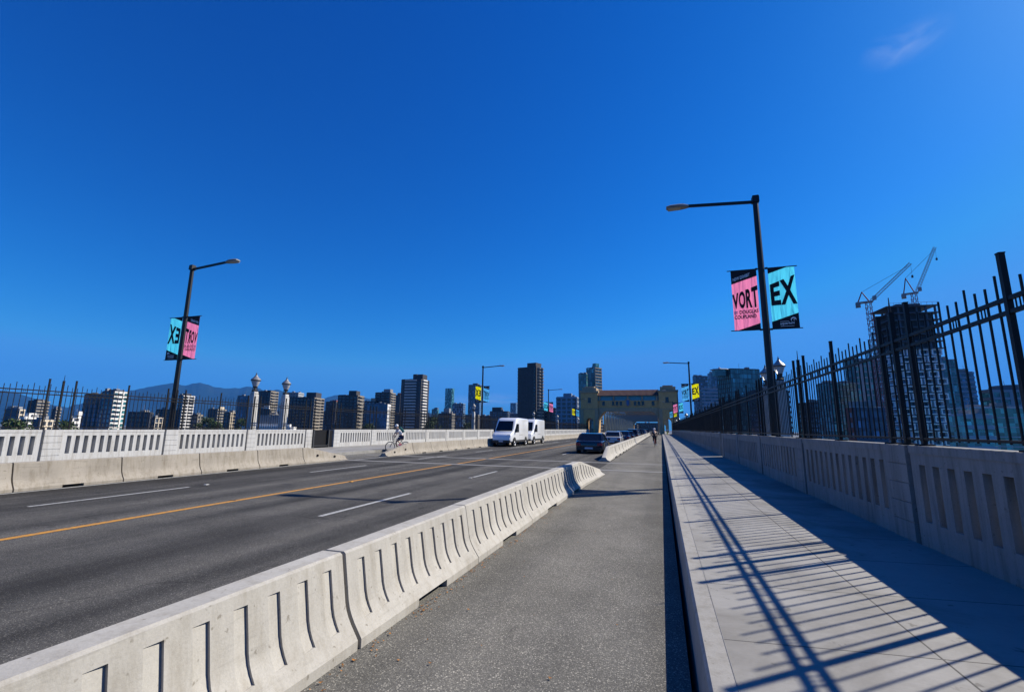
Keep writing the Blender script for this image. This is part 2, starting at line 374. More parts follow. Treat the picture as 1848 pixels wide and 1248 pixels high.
# markings
def stripes(name, mat, rects, z=.004):
    mb = MB()
    for x0, x1, y0, y1 in rects: mb.add([(x0,y0,z),(x1,y0,z),(x1,y1,z),(x0,y1,z)], [(0,1,2,3)])
    return tag(mb.build(name, mat), kind='structure')
stripes('yellow_centre_line', 'yellow_line', [(-9.3, -9.15, -14, 19.75), (-9.22, -9.07, 20.3, 23.95), (-9.2, -9.05, 24.5, YE)])
wl = [(-6.29, -6.18, 7.6+7.6*k, (10.95 if k == 0 else 10.0)+7.6*k) for k in range(0, 46) if not (19.2 < 7.6+7.6*k < 24.6)]
wl += [(-12.36, -12.25, 6.3+8*k, 9.7+8*k) for k in range(-2, 46)]
stripes('white_lane_dashes', 'white_line', wl, .0045)
stripes('white_edge_line', 'white_line', [(-14.98, -14.87, -14, 19.7), (-14.85, -14.75, 20.3, 23.9), (-14.6, -14.5, 24.6, 300)], .006)
stripes('kerb_joint_line', 'joint_strip', [(.349, .3545, -14, 150)], ZS+.003)
stripes('road_joint_strip', 'joint_strip', [(-17.0, .11, 19.8, 20.2), (-17.0, .11, 24.0, 24.4)], .008)
# tar-sealed cracks & patches
mb = MB()
for i in range(16):
    x = random.uniform(-14, -3.4); y = random.uniform(6, 40); l = random.uniform(.15, .5)
    mb.add([(x,y,.005),(x+l,y+.02,.005),(x+l*.9,y+.09,.005),(x+.05,y+.07,.005)], [(0,1,2,3)])
tag(mb.build('road_patches', 'rubber'), kind='structure')
for x, y, mm, lab in ((-12.3, 10.2, 'white_line', 'small white road stud at the end of the long left lane dash'), (-6.22, 14.9, 'white_line', 'small white road stud before the second right lane dash'), (-9.12, 12.4, 'yellow_line', 'small amber road stud on the yellow centre line')):
    mb = MB(); mb.taper((0, 0), 0, .018, .11, .11, .07, .06); o = mb.build('road_stud', mm); o.location = (x, y, .0075); tag(o, lab, 'road stud', 'raised road studs')
# leaf litter by the barriers
mb = MB()
for i in range(260):
    y = abs(random.gauss(0, 4.5))+2.2; x = -2.26+abs(random.gauss(0, .07))
    if random.random() < .12: x = random.uniform(-2.2, 0); y = random.uniform(2.5, 14)
    s_ = random.uniform(.006, .02); a = random.random()*6.28; h = random.uniform(.004, .012)
    p = [(x+s_*math.cos(a+k*1.57)*(1 if k % 2 else .6), y+s_*math.sin(a+k*1.57)*(1 if k % 2 else .6), h+.006*(k % 2)) for k in range(4)]
    mb.add(p, [(0,1,2,3)])
tag(mb.build('fallen_leaves', 'leaf_litter', fix=False), label='scattered brown leaf litter along the foot of the ribbed barrier', kind='stuff')

# ------------------------------------------------------------------ jersey barriers (run along +Y from 0 to L, road face +X)
def jersey(L, kind, taper=0):
    """kind: 'ribbed', 'panel' or 'plain'; taper -1 lowers the near end, +1 the far end"""
    g = .012; y0, y1 = g, L-g
    zs = [0, .07, .17, .22, .27, .33, .42, .60, .64, .675, .69]
    xs = [.305, .305, .235, .205, .182, .165, .15, .118, .111, .105, .085]
    def hs(y):
        if not taper: return 1
        t_ = (y/L) if taper > 0 else 1-y/L
        return 1-.72*max(0, (t_-.12)/.88)
    cells = []
    if kind == 'ribbed':
        n = 9; p = (y1-y0-.12)/n; edges = [y0]
        for i in range(n): a = y0+.06+p*i+p*.30; edges += [a, a+p*.40]
        edges.append(y1); rec = lambda c: c % 2 == 1; rows = range(2, 7)
        if taper: rec = lambda c: c % 2 == 1 and (c < 12 if taper > 0 else c > 6)
        dep = .02
    elif kind == 'panel':
        edges = [y0, y0+.12]+[y0+.12+(L-.24)*i/4 for i in range(1, 4)]+[y1-.12, y1]; rec = lambda c: 0 < c < len(edges)-2; rows = range(2, 7); dep = .02
        if taper: rec = lambda c: False
    else:
        edges = [y0+(y1-y0)*i/10 for i in range(11)]; rec = lambda c: False; rows = []; dep = 0
    mid = [i for i in range(len(edges)-1) if L*.36 < (edges[i]+edges[i+1])/2 < L*.64] if not taper else []
    if kind == 'panel': mid = [2, 3] if not taper else []
    mb = MB()
    def P(side, y, r, inset=0):
        k = hs(y); return (side*(xs[r]-inset), y, zs[r]*k)
    for side in (1, -1):
        for c in range(len(edges)-1):
            a, bb = edges[c], edges[c+1]; rc = rec(c)
            for r in range(len(zs)-1):
                if r == 0 and c in mid: continue
                d = dep if (rc and r in rows) else 0; e = d*(.12 if kind == 'ribbed' else 1)
                mb.add([P(side,a,r,e),P(side,bb,r,d),P(side,bb,r+1,d),P(side,a,r+1,e)], [(0,1,2,3) if side > 0 else (3,2,1,0)])
            if rc:
                R0, R1 = rows[0], rows[-1]+1; dn = dep*(.12 if kind == 'ribbed' else 1)
                for r in rows:
                    if not rec(c-1) or kind == 'ribbed': mb.add([P(side,a,r),P(side,a,r,dn),P(side,a,r+1,dn),P(side,a,r+1)], [(0,1,2,3) if side > 0 else (3,2,1,0)])
                    if not rec(c+1) or kind == 'ribbed': mb.add([P(side,bb,r,dep),P(side,bb,r),P(side,bb,r+1),P(side,bb,r+1,dep)], [(0,1,2,3) if side > 0 else (3,2,1,0)])
                for r, flip in ((R0, 0), (R1, 1)):
                    f = (0,1,2,3) if (side > 0) ^ flip else (3,2,1,0)
                    mb.add([P(side,a,r),P(side,bb,r),P(side,bb,r,dep),P(side,a,r,dn)], [f])
    n = len(edges)-1
    for c in range(n):                                    # top, bottom / drain roof
        a, bb = edges[c], edges[c+1]; top = len(zs)-1
        mb.add([P(1,a,top),P(1,bb,top),P(-1,bb,top),P(-1,a,top)], [(0,1,2,3)])
        if c in mid: mb.add([P(1,a,1),P(1,bb,1),P(-1,bb,1),P(-1,a,1)], [(3,2,1,0)])
    for c in mid:
        for y, f in ((edges[mid[0]], 1), (edges[mid[-1]+1], 0)):
            mb.add([P(1,y,0),P(1,y,1),P(-1,y,1),P(-1,y,0)], [(0,1,2,3) if f else (3,2,1,0)])
    for y, f in ((y0, 1), (y1, 0)):                        # ends
        ring = [P(1,y,r) for r in range(len(zs))]+[P(-1,y,r) for r in range(len(zs)-1, -1, -1)]
        mb.add(ring, [tuple(range(len(ring))) if not f else tuple(range(len(ring)-1, -1, -1))])
    return mb
def weld(o, d=.0004):
    bm = bmesh.new(); bm.from_mesh(o.data); bmesh.ops.remove_doubles(bm, verts=bm.verts, dist=d); bm.to_mesh(o.data); bm.free()
def barrier(name, mb, mat, loc, rz, label, group=None):
    o = mb.build(name, mat, fix=False); weld(o)
    o.data.polygons.foreach_set('use_smooth', [True]*len(o.data.polygons))
    try: o.data.set_sharp_from_angle(angle=rad(32))
    except Exception: pass
    o.location = loc; o.rotation_euler = (0, 0, rz); return tag(o, label, 'barrier', group)
XB = -2.595
G1 = 'ribbed concrete barriers between bike lane and traffic'
rib = jersey(2.44, 'ribbed')
names1 = ['ribbed concrete barrier cut by the lower left corner of the view', 'ribbed concrete barrier, the complete one nearest the camera beside the bike lane',
          'third ribbed concrete barrier along the bike lane, between two plain joints', 'fourth ribbed concrete barrier along the bike lane, just before the lamp shadow',
          'short ribbed concrete barrier crossed by the dark lamp shadow']
ys1 = [(.92, 2.44), (3.37, 2.44), (5.82, 2.6), (8.43, 3.25), (11.69, 2.5)]
first = barrier('concrete_barrier', rib, 'barrier_concrete', (XB-.02, .92, 0), rad(-.3), names1[0], G1)
for (y, L), nm in list(zip(ys1, names1))[1:]:
    o = first.copy(); COL.objects.link(o); o.location = (XB, y, 0); o.scale = (1, L/2.44, 1); o['label'] = nm; o.rotation_euler = (0, 0, rad(-.2 if y < 10 else -1.2))
barrier('concrete_barrier', jersey(4.0, 'ribbed', 1), 'barrier_concrete', (XB+.04, 14.2, 0), rad(-2.2), 'ribbed concrete barrier whose far end slopes down to the road at the gap', G1)
G2 = 'long straight row of panelled barriers beyond the road joint'
o = barrier('concrete_barrier', jersey(2.4, 'plain', -1), 'barrier_concrete', (-2.98, 25.4, 0), rad(.25), 'sloped end block that starts the panelled barrier row beyond the road joint', G2)
pan = None
for k in range(42):
    y = 27.82+3.06*k; x = -2.98-.0040*(y-25.4)
    if pan is None:
        pan = barrier('concrete_barrier', jersey(3.05, 'panel'), 'barrier_concrete', (x, y, 0), rad(.25), '', G2); q = pan
    else:
        q = pan.copy(); COL.objects.link(q); q.location = (x, y, 0)
    q['label'] = 'long panelled concrete barrier first after the sloped end block' if k == 0 else 'panelled concrete barrier in the long row that runs on to the gateway'
# opposite side
G3 = 'plain weathered barriers on the far side of the road'
pl = jersey(2.44, 'plain'); first = None
lab3 = ['plain weathered barrier cut off by the left edge of the view', 'plain weathered barrier with drain slot nearest the left edge of view', 'plain weathered barrier below the first tall left lamp post',
        'plain weathered barrier just right of the left lamp post', 'plain weathered barrier below the two white lantern pylons', 'plain weathered barrier last before the sloped end with holes']
for k in range(6):
    y = 2.5+2.45*k
    if first is None: first = o = barrier('concrete_barrier', pl, 'old_barrier', (-15.42, y, 0), 0, lab3[k], G3)
    else:
        o = first.copy(); COL.objects.link(o); o.location = (-15.42, y, 0); o['label'] = lab3[k]
def sloped_end(loc, L, tap, label, group):
    o = barrier('concrete_barrier', jersey(L, 'plain', tap), 'old_barrier', loc, 0, label, group)
    hb = MB()
    for f in (.3, .7):
        k = 1-.72*max(0, ((f if tap > 0 else 1-f)-.12)/.88); hb.tube((.15, L*f, .33*k+.05), (.215, L*f, .33*k+.03), .045, n=10)
    hb.build('lifting_hole', 'rubber', o)
sloped_end((-15.42, 17.2, 0), 3.0, 1, 'weathered barrier end block with two lifting holes sloping down at the gap', G3)
G4 = 'second row of plain barriers on the far side of the road'
sloped_end((-15.05, 23.2, 0), 3.0, -1, 'weathered barrier end block with dark hollow tip beside the cyclist', G4)
for k in range(52):
    y = 26.22+2.45*k
    o = first.copy(); COL.objects.link(o); o.location = (-15.05, y, 0); o['group'] = G4
    o['label'] = 'weathered barrier first behind the sloped end block near the cyclist' if k == 0 else 'plain weathered barrier in the far row that runs past the white van'

# ------------------------------------------------------------------ parapet walls, with slotted panels and block pilasters
def parapet(label, xf, side, ztop, zbase, pils, mat, half=.29):
    """xf: roadside face; side=+1 wall extends to +X, -1 to -X.  pils: pilaster centres"""
    th = .3; x0, x1 = (xf, xf+th) if side > 0 else (xf-th, xf)
    t = thing('parapet_wall', ((x0+x1)/2, (pils[0]+pils[-1])/2, zbase), label, 'wall', None, 0, True)
    hz = ztop-zbase
    for i, y in enumerate(pils):
        mb = MB(); n = 5; h = (ztop-.002-zbase)/n; e = .018
        for k in range(n):
            mb.box(x0-e, x1+e, y-half, y+half, zbase+k*h+(.008 if k else -.3), zbase+(k+1)*h-(.008 if k < n-1 else 0))
            if k: mb.box(x0-.004, x1+.004, y-half+.012, y+half-.012, zbase+k*h-.008, zbase+k*h+.008)
        mb.build('pilaster', mat, t)
        if i == len(pils)-1: continue
        ya, yb = y+half, pils[i+1]-half-.09                # .09 recessed joint on the near side of the next pilaster
        mb = MB()
        mb.box(x0+.09, x1-.09, yb, yb+.09, zbase-.3, ztop-.02)
        L = yb-ya; ns = 13; m0 = .16; p = (L-2*m0+.14)/ns; wsl = .145
        zl, zh = zbase+.23*hz+.02, zbase+.81*hz
        mb.box(x0, x1, ya, yb, zbase-.3, zl); mb.box(x0, x1, ya, yb, zh, ztop-.10)
        mb.box(x0-.012, x1+.012, ya, yb, ztop-.10, ztop)
        yy = ya
        for k in range(ns):
            s0 = ya+m0+p*k; mb.box(x0, x1, yy, s0, zl, zh); yy = s0+wsl
        mb.box(x0, x1, yy, yb, zl, zh)
        bm = mb
        o = bm.build('balustrade_panel', mat, t)
        bm2 = bmesh.new(); bm2.from_mesh(o.data); bmesh.ops.remove_doubles(bm2, verts=bm2.verts, dist=.0005)
        # drop the internal faces shared by touching boxes
        seen = {}
        for f in bm2.faces:
            key = tuple(sorted(v.index for v in f.verts)); seen.setdefault(key, []).append(f)
        bmesh.ops.delete(bm2, geom=[f for fs in seen.values() if len(fs) > 1 for f in fs], context='FACES_ONLY')
        bm2.to_mesh(o.data); bm2.free()
    return t
PR = 4.95; PIL_RA = [8.05+PR*k for k in range(-4, 5)]; PIL_RB = [29.35+PR*k for k in range(0, 26)]
XR = 3.17; ZTR = 1.53
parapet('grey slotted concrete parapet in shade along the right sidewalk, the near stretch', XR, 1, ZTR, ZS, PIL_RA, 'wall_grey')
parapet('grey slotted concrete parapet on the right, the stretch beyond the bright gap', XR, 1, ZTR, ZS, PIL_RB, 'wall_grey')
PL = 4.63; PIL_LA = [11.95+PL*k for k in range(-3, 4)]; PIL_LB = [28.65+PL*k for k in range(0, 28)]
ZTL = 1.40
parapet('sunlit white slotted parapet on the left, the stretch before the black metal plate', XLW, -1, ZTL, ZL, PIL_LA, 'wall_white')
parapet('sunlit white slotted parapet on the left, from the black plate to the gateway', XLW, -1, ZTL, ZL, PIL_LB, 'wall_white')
t = thing('cover_plate', (XLW-.15, 27.2, ZL), 'black metal plate closing the gap in the white parapet', 'metal plate', None, 0, True)
mb = MB(); mb.box(XLW-.2, XLW-.08, 26.25, 28.3, ZL, ZTL-.03); mb.build('plate', 'black_metal', t)
mb = MB(); mb.box(XLW-.08, XLW+.06, 26.2, 26.32, ZL, ZTL); mb.box(XLW-.08, XLW+.05, 27.75, 27.85, ZL, ZTL); mb.box(XLW-.08, XLW+.03, 26.34, 27.73, ZL+.1, ZL+.16); mb.build('plate_frame', 'gun_metal', t)

# ------------------------------------------------------------------ picket fences on top of the parapets
def fence(label, x, ztop, pils, shift, y_end):
    t = thing('picket_fence', (x, (pils[0]+pils[-1])/2, ztop), label, 'fence', None, 0, True)
    zb, r1, r2, pt, pt2, po = ztop+.09, ztop+1.35, ztop+1.485, ztop+1.67, ztop+1.76, ztop+1.95
    post_mb, posts = [], []
    for i, y in enumerate(pils):
        c = y+shift
        lst = [(c-.45, .05, 0), (c, .06, 1), (c+.43, .05, 0)]
        if i < len(pils)-1: lst.append(((c+pils[i+1]+shift)/2+.10, .05, 0))
        posts += lst
    posts.sort()
    for n, (y, w, big) in enumerate(posts):
        mb = MB(); top = po-(.0 if not big else .04)
        mb.box(x-w/2, x+w/2, y-w/2, y+w/2, ztop+.02, top); mb.box(x-w/2-.004, x+w/2+.004, y-w/2-.004, y+w/2+.004, top, top+.012)
        mb.box(x-.085, x+.085, y-w/2-.045, y+w/2+.045, ztop+.001, ztop+.02)
        if big: mb.tube((x, y, top+.01), (x, y, top+.24), .012, .006, 6)
        post_mb.append(mb)
    for mb in post_mb[:100]: mb.build('post', 'black_metal', t)
    if len(post_mb) > 100:
        r = MB()
        for mb in post_mb[100:]: r.add(mb.v, mb.f)
        tag(r.build('post', 'black_metal', t), kind='stuff')
    ya, yb = posts[0][0], min(y_end, posts[-1][0])
    for z, h in ((zb, .03), (r1, .04), (r2, .04)):
        mb = MB(); mb.box(x-.02, x+.02, ya, yb, z-h/2, z+h/2); mb.build('rail', 'black_metal', t)
    # pickets bay by bay
    bays = [p+shift for p in pils]
    for a, b_ in zip(bays[:-1], bays[1:]):
        mb = MB(); y = a+.16; k = 0
        near = a < 60
        while y < b_-.05:
            if all(abs(y-q[0]) > q[1]/2+.02 for q in posts[:] if abs(q[0]-y) < 1):
                tp = pt2 if k % 3 == 0 else pt
                s = .0085
                mb.box(x-s, x+s, y-s, y+s, zb-.03, tp)
                if near and k % 3 == 1:
                    for d in (.054, .108): mb.box(x-.005, x+.005, y+d-.005, y+d+.005, r1, r2)
            y += .170; k += 1
        mb.build('picket_row', 'black_metal', t, fix=False)
    return t
fence('black steel picket fence on top of the shaded right parapet, near stretch', XR+.15, ZTR, PIL_RA, 0, 28.2)
fence('black steel picket fence on the right parapet from the gap to the gateway', XR+.15, ZTR, PIL_RB, -.0, 154)
fence('black steel picket fence on the left white parapet before the metal plate', XLW-.15, ZTL, PIL_LA, .1, 26.2)
fence('black steel picket fence on the left white parapet beyond the metal plate', XLW-.15, ZTL, PIL_LB, .0, 153)

# ------------------------------------------------------------------ lettering helper
def text_mesh(body, bold=.0):
    cu = bpy.data.curves.new('lettering', 'FONT'); cu.body = body; cu.size = 1; cu.offset = bold; cu.resolution_u = 4
    ob = bpy.data.objects.new('lettering', cu); me = bpy.data.meshes.new_from_object(ob)
    vs = [v.co.copy() for v in me.vertices]; fs = [tuple(p.vertices) for p in me.polygons]
    bpy.data.objects.remove(ob); bpy.data.curves.remove(cu); bpy.data.meshes.remove(me)
    x0 = min(v.x for v in vs); x1 = max(v.x for v in vs); y0 = min(v.y for v in vs); y1 = max(v.y for v in vs)
    return [((v.x-x0)/(x1-x0), (v.y-y0)/(y1-y0)) for v in vs], fs
def put_text(mb, body, fn, y=-.010, bold=.02, both=True):
    uv, fs = text_mesh(body, bold)
    for yy in ((y, -y) if both else (y,)):
        vs = []
        for u, v in uv: a, b_ = fn(u, v); vs.append((a, yy, b_))
        mb.add(vs, fs)
BW, BH = .83, 2.2
def banner_vort(mat, mirror):
    """banner hung on the road side: black wedge, NEW EXHIBIT, VORT, BY DOUGLAS COUPLAND; origin bottom-left"""
    t = thing('street_banner')
    a = MB(); a.box(0, BW, -.003, .003, 0, BH); fb = a.build('fabric', mat, t)
    k = MB()
    for y in (-.0055, .0055):
        k.add([(-.004,y,BH+.004),(BW+.004,y,BH+.004),(BW+.004,y,BH-.24),(-.004,y,BH-.50)], [(0,1,2,3)])
        k.add([(.1,y,-.004),(BW+.004,y,-.004),(BW+.004,y,.23)], [(0,1,2)])
    for ch, a_, b_ in (('V', .0, .2), ('O', .205, .41), ('R', .435, .625), ('T', .625, .825)):
        put_text(k, ch, lambda u, v: ((a_+(b_-a_)*u), .79+.03*(a_+(b_-a_)*u)+v*(.52+.33*(a_+(b_-a_)*u))), bold=.035)
    put_text(k, 'DOUGLAS', lambda u, v: (.20+.60*u, .585+.03*u+v*.135), bold=.012)
    put_text(k, 'COUPLAND', lambda u, v: (.03+.70*u, .405+.03*u+v*.135), bold=.012)
    k.build('print', 'banner_black', fb, fix=False)
    w = MB()
    put_text(w, 'NEW EXHIBIT', lambda u, v: (.05+.56*u, 1.80+.17*u+v*.12), bold=.015, y=-.0125)
    w.build('small_lettering', 'banner_white', fb, fix=False)
    w = MB(); put_text(w, 'BY', lambda u, v: (.03+.12*u, .58+v*.12), bold=.02); w.build('pale_lettering', 'banner_mauve', fb, fix=False)
    return t
def banner_ex(mat, mirror):
    t = thing('street_banner')
    a = MB(); a.box(0, BW, -.003, .003, 0, BH); fb = a.build('fabric', mat, t)
    k = MB()
    for y in (-.0055, .0055):
        k.add([(-.004,y,BH+.004),(.62,y,BH+.004),(-.004,y,BH-.20)], [(0,1,2)])
        k.add([(-.004,y,-.004),(BW+.004,y,-.004),(BW+.004,y,.53),(-.004,y,.25)], [(0,1,2,3)])
    for ch, a_, b_ in (('E', .03, .33), ('X', .335, .83)):
        put_text(k, ch, lambda u, v: ((a_+(b_-a_)*u), .83+.03*(a_+(b_-a_)*u)+v*(.75+.36*(a_+(b_-a_)*u))), bold=.035)
    k.build('print', 'banner_black', fb, fix=False)
    w = MB()
    put_text(w, 'aquarium', lambda u, v: (.24+.44*u, .10+.02*u+v*.11), bold=.012, y=-.0125)
    for yy in (-.0125, .0125):
        for x0, x1, z in ((.25, .50, .235), (.25, .67, .065)):
            x = x0
            while x < x1:
                w.add([(x,yy,z),(x+.022,yy,z+.001),(x+.022,yy,z+.017),(x,yy,z+.016)], [(0,1,2,3)]); x += .03
        # curled emblem
        for R, r, a0, a1, c in ((.085, .045, -.4, 4.0, (.66, .30)), (.04, .018, .5, 4.6, (.70, .28))):
            n = 14
            for i in range(n):
                p = a0+(a1-a0)*i/n; q = a0+(a1-a0)*(i+1)/n; f0 = math.sin(math.pi*i/n)*.9+.1; f1 = math.sin(math.pi*(i+1)/n)*.9+.1
                w.add([(c[0]+R*math.cos(p),yy,c[1]+R*math.sin(p)),(c[0]+R*math.cos(q),yy,c[1]+R*math.sin(q)),
                       (c[0]+(R-r*f1)*math.cos(q),yy,c[1]+(R-r*f1)*math.sin(q)),(c[0]+(R-r*f0)*math.cos(p),yy,c[1]+(R-r*f0)*math.sin(p))], [(0,1,2,3)])
    w.build('logo', 'banner_white', fb, fix=False)
    return t
SRC = {('vort', c): banner_vort('banner_'+c, 0) for c in ('pink', 'blue')}
SRC.update({('ex', c): banner_ex('banner_'+c, 0) for c in ('teal', 'yellow')})
USED = set()
def hang(kind, c, x, y, z, flip, label):
    s = SRC[(kind, c)]; o = s if (kind, c) not in USED else copy_tree(s); USED.add((kind, c))
    o.location = (x, y, z); o.scale = (-1, 1, 1) if flip else (1, 1, 1)
    tag(o, label, 'banner', 'street banners on the lamp posts')

# ------------------------------------------------------------------ lamp posts with arm and banners
def make_lamp():
    t = thing('street_lamp')
    mb = MB(); mb.taper((0,0), 0, 8.85, .26, .26, .19, .19, n=8, rot=math.pi/8); mb.build('pole', 'dark_pole', t, smooth=True)
    mb = MB(); mb.box(-.2, .2, -.2, .2, 0, .06); mb.box(-.15, .15, -.15, .15, .06, .22); mb.build('base_plate', 'dark_pole', t)
    mb = MB(); mb.box(-.115, .115, -.115, .115, 8.78, 9.0); mb.box(-.1, .1, -.1, .1, 9.0, 9.04); mb.build('pole_cap', 'dark_pole', t)
    mb = MB(); mb.bar((-.10, 0, 8.82), (-2.32, 0, 8.98), .075, .10); mb.build('arm', 'dark_pole', t)
    h = MB()
    secs = []
    for x, w, d, z in ((-2.28, .12, .08, 8.97), (-2.40, .24, .12, 8.985), (-2.6, .36, .14, 9.0), (-2.95, .36, .11, 9.01), (-3.10, .26, .07, 9.01)):
        secs.append([(x, w/2*a, z+d/2*c) for a, c in ((-1,-.8),(1,-.8),(1,.1),(.6,1),(-.6,1),(-1,.1))])
    h.loft(secs); ho = h.build('lamp_head', 'lamp_grey', t, smooth=True)
    mb = MB(); mb.box(-3.04, -2.58, -.14, .14, 8.92, 8.965); mb.build('lens', 'lens_grey', ho)
    mb = MB(); mb.tube((-2.5, 0, 9.03), (-2.5, 0, 9.1), .035, n=8); mb.build('photocell', 'dark_pole', ho)
    for s in (-1, 1):
        for z in (4.03, 6.25):
            mb = MB(); mb.tube((s*.08, 0, z), (s*1.12, 0, z), .017, n=6); mb.box(s*.16-.04, s*.16+.04, -.03, .03, z-.03, z+.03); mb.build('banner_bracket', 'dark_pole', t)
    return t
LAMP = make_lamp(); first = True
XPR, XPL = 3.64, XLW-.55
lamps = [(XPR, 17.65, 1.15, 0, 'pink', 'teal', 'tall black lamp post rising behind the right fence, nearest on the right'),
         (XPR, 61.8, 1.15, 0, 'blue', 'yellow', 'black lamp post on the right with blue and yellow banners, second along'),
         (XPR, 106.0, 1.15, 0, 'pink', 'teal', 'distant black lamp post on the right with small pink banner'),
         (XPR, 150.0, 1.15, 0, 'blue', 'yellow', 'farthest black lamp post on the right, beside the gateway'),
         (XPL, 16.85, .86, 1, 'pink', 'teal', 'tall black lamp post leaning out at the left with pink and teal banners'),
         (XPL, 58.9, 1.0, 1, 'blue', 'yellow', 'black lamp post on the left above the vans, yellow and blue banners'),
         (XPL, 98.3, 1.0, 1, 'pink', 'teal', 'small lamp post on the left between the two far towers'),
         (XPL, 132.0, 1.0, 1, 'blue', 'yellow', 'farthest lamp post on the left in front of the gateway')]
for x, y, z, fl, ca, cb, lab in lamps:
    o = LAMP if first else copy_tree(LAMP); first = False
    o.location = (x, y, z); o.scale = (-1, 1, 1) if fl else (1, 1, 1); tag(o, lab, 'street lamp', 'banner lamp posts along the bridge')
    s = -1 if fl else 1; where = lab.split(' ')
    side = 'left' if fl else 'right'; order = {17.65: 'first', 61.8: 'second', 106.0: 'third', 150.0: 'farthest', 16.85: 'first', 58.9: 'second', 98.3: 'third', 132.0: 'farthest'}[y]
    hang('vort', ca, x-s*1.0, y, z+4.04, fl, f"{ca} {'VORT reading backwards' if fl else 'VORT'} banner on the road side of the {order} {side} lamp post")
    hang('ex', cb, x+s*.2, y, z+4.04, fl, f"{cb} {'EX reading backwards' if fl else 'EX'} banner on the outer side of the {order} {side} lamp post")

# ------------------------------------------------------------------ concrete pylons with glass lanterns
def make_pylon(k=1.0):
    t = thing('lantern_pylon')
    mb = MB(); mb.taper((0,0), -1.2, 3.55*k, .47, .47, .38, .38); mb.taper((0,0), 3.551*k, 3.72*k, .36, .36, .30, .30)
    mb.build('shaft', 'pylon_white', t, bevel=.05)
    z = 3.72*k; la = MB(); la.lathe([(0,z),(.17,z),(.19,z+.05),(.10,z+.10),(.085,z+.2),(.13,z+.27),(.15,z+.31),(0,z+.31)], 14); lb = la.build('lantern_base', 'gun_metal', t, smooth=True)
    mb = MB()
    for i in range(4):
        a = i*math.pi/2+.4; mb.tube((.17*math.cos(a), .17*math.sin(a), z+.02), (.12*math.cos(a), .12*math.sin(a), z+.30), .015, n=6)
    mb.build('scroll', 'gun_metal', lb)
    g_ = MB(); g_.lathe([(.13,z+.31),(.19,z+.45),(.235,z+.58),(.25,z+.66),(.25,z+.70)], 16); g_.build('lantern_glass', 'frosted_glass', t, smooth=True)
    c = MB(); c.lathe([(.285,z+.68),(.29,z+.72),(.24,z+.79),(.15,z+.87),(.09,z+.95),(.05,z+1.02),(0,z+1.03)], 16); cp = c.build('lantern_cap', 'chrome_cap', t, smooth=True)
    r = MB(); r.lathe([(.25,z+.66),(.295,z+.66),(.295,z+.70),(.25,z+.70)], 16)
    r.lathe([(.03,z+1.01),(.045,z+1.06),(.02,z+1.12),(.0,z+1.22)], 10); r.build('lantern_rim', 'gun_metal', cp, smooth=True)
    return t
PYL = make_pylon(); first = True
for x, y, lab in [(-24.0, 22.4, 'white concrete lantern pylon, left one of the close pair'), (-24.0, 24.9, 'white concrete lantern pylon, right one of the close pair'),
                  (-23.6, 57.0, 'slim white lantern pylon left of the white van beside the lamp post'), (-23.6, 87.6, 'white lantern pylon directly behind the van roof'),
                  (-23.6, 109.5, 'white lantern pylon between van and gateway, below the wide grid building'), (-23.6, 139.0, 'white lantern pylon nearest the gateway on the left side'),
                  (5.6, 25.2, 'shaded lantern pylon behind the right lamp post, right one of a pair'), (5.6, 28.3, 'shaded lantern pylon just left of the right lamp post'),
                  (4.3, 88.0, 'small shaded lantern pylon beside the blue banner on the right'), (4.3, 124.0, 'small shaded lantern pylon under the far pink banner'), (4.3, 146.0, 'farthest shaded lantern pylon on the right beside the gateway')]:
    o = place(PYL, first, (x, y, .40 if x > 5 else (-.15 if x > 0 else .0)), lab, None, 'lantern pylons along the bridge'); o['category'] = 'lantern pylon'; first = False

# ------------------------------------------------------------------ gateway with gallery
D = 157.0
gw = thing('bridge_gateway', (-10.2, D, 0), 'ochre concrete gateway with red tiled gallery over the road', 'gateway', None, 0, True)
def arch_wall(mb, x0, x1, y0, y1, z0, z1, ax0, ax1, zs, n=12):
    mb.box(x0, ax0, y0, y1, z0, z1); mb.box(ax1, x1, y0, y1, z0, z1)
    r = (ax1-ax0)/2; c = (ax0+ax1)/2
    for i in range(n):
        a, b_ = math.pi*(1-i/n), math.pi*(1-(i+1)/n)
        p = (c+r*math.cos(a), zs+r*math.sin(a)); q = (c+r*math.cos(b_), zs+r*math.sin(b_))
        mb.prism([p, q, (q[0], z1), (p[0], z1)], y0, y1)
for (x0, x1, a0, a1) in ((-25.8, -20.0, -24.0, -21.6), (-.4, 5.4, 1.0, 3.3)):
    mb = MB(); arch_wall(mb, x0, x1, D, D+7, -1, 13.6, a0, a1, 4.0)
    py = mb.build('pylon', 'portal_ochre', gw)
    mb = MB(); mb.box(x0-.25, x1+.25, D-.25, D+7.25, 13.62, 14.3); mb.box(x0+.5, x1-.5, D+.4, D+6.6, 14.3, 15.4)
    mb.box(x0+1.3, x1-1.3, D+1.2, D+5.8, 15.4, 15.9)
    mb.box(x0-.12, x1+.12, D-.12, D+7.12, 8.0, 8.3); mb.build('cornice', 'portal_trim', py)
    mb = MB(); 
    for xx in (x0, x1-.9): mb.box(xx-.06, xx+.96, D-.16, D+.2, 0, 7.98)
    mb.build('buttress', 'portal_trim', py)
    c = (a0+a1)/2
    mb = MB(); mb.box(c-.5, c+.5, D-.05, D+.1, 10.3, 12.0); mb.build('tower_window', 'window_dark', py)
    mb = MB(); mb.box(c-.7, c+.7, D-.2, D+.05, 10.05, 10.28); mb.build('window_sill', 'portal_trim', py)
gx0, gx1 = -20.0, -.4
mb = MB(); mb.box(gx0+.002, gx1-.002, D+.8, D+6.2, 8.6, 12.6); ga = mb.build('gallery', 'portal_ochre', gw)
mb = MB()
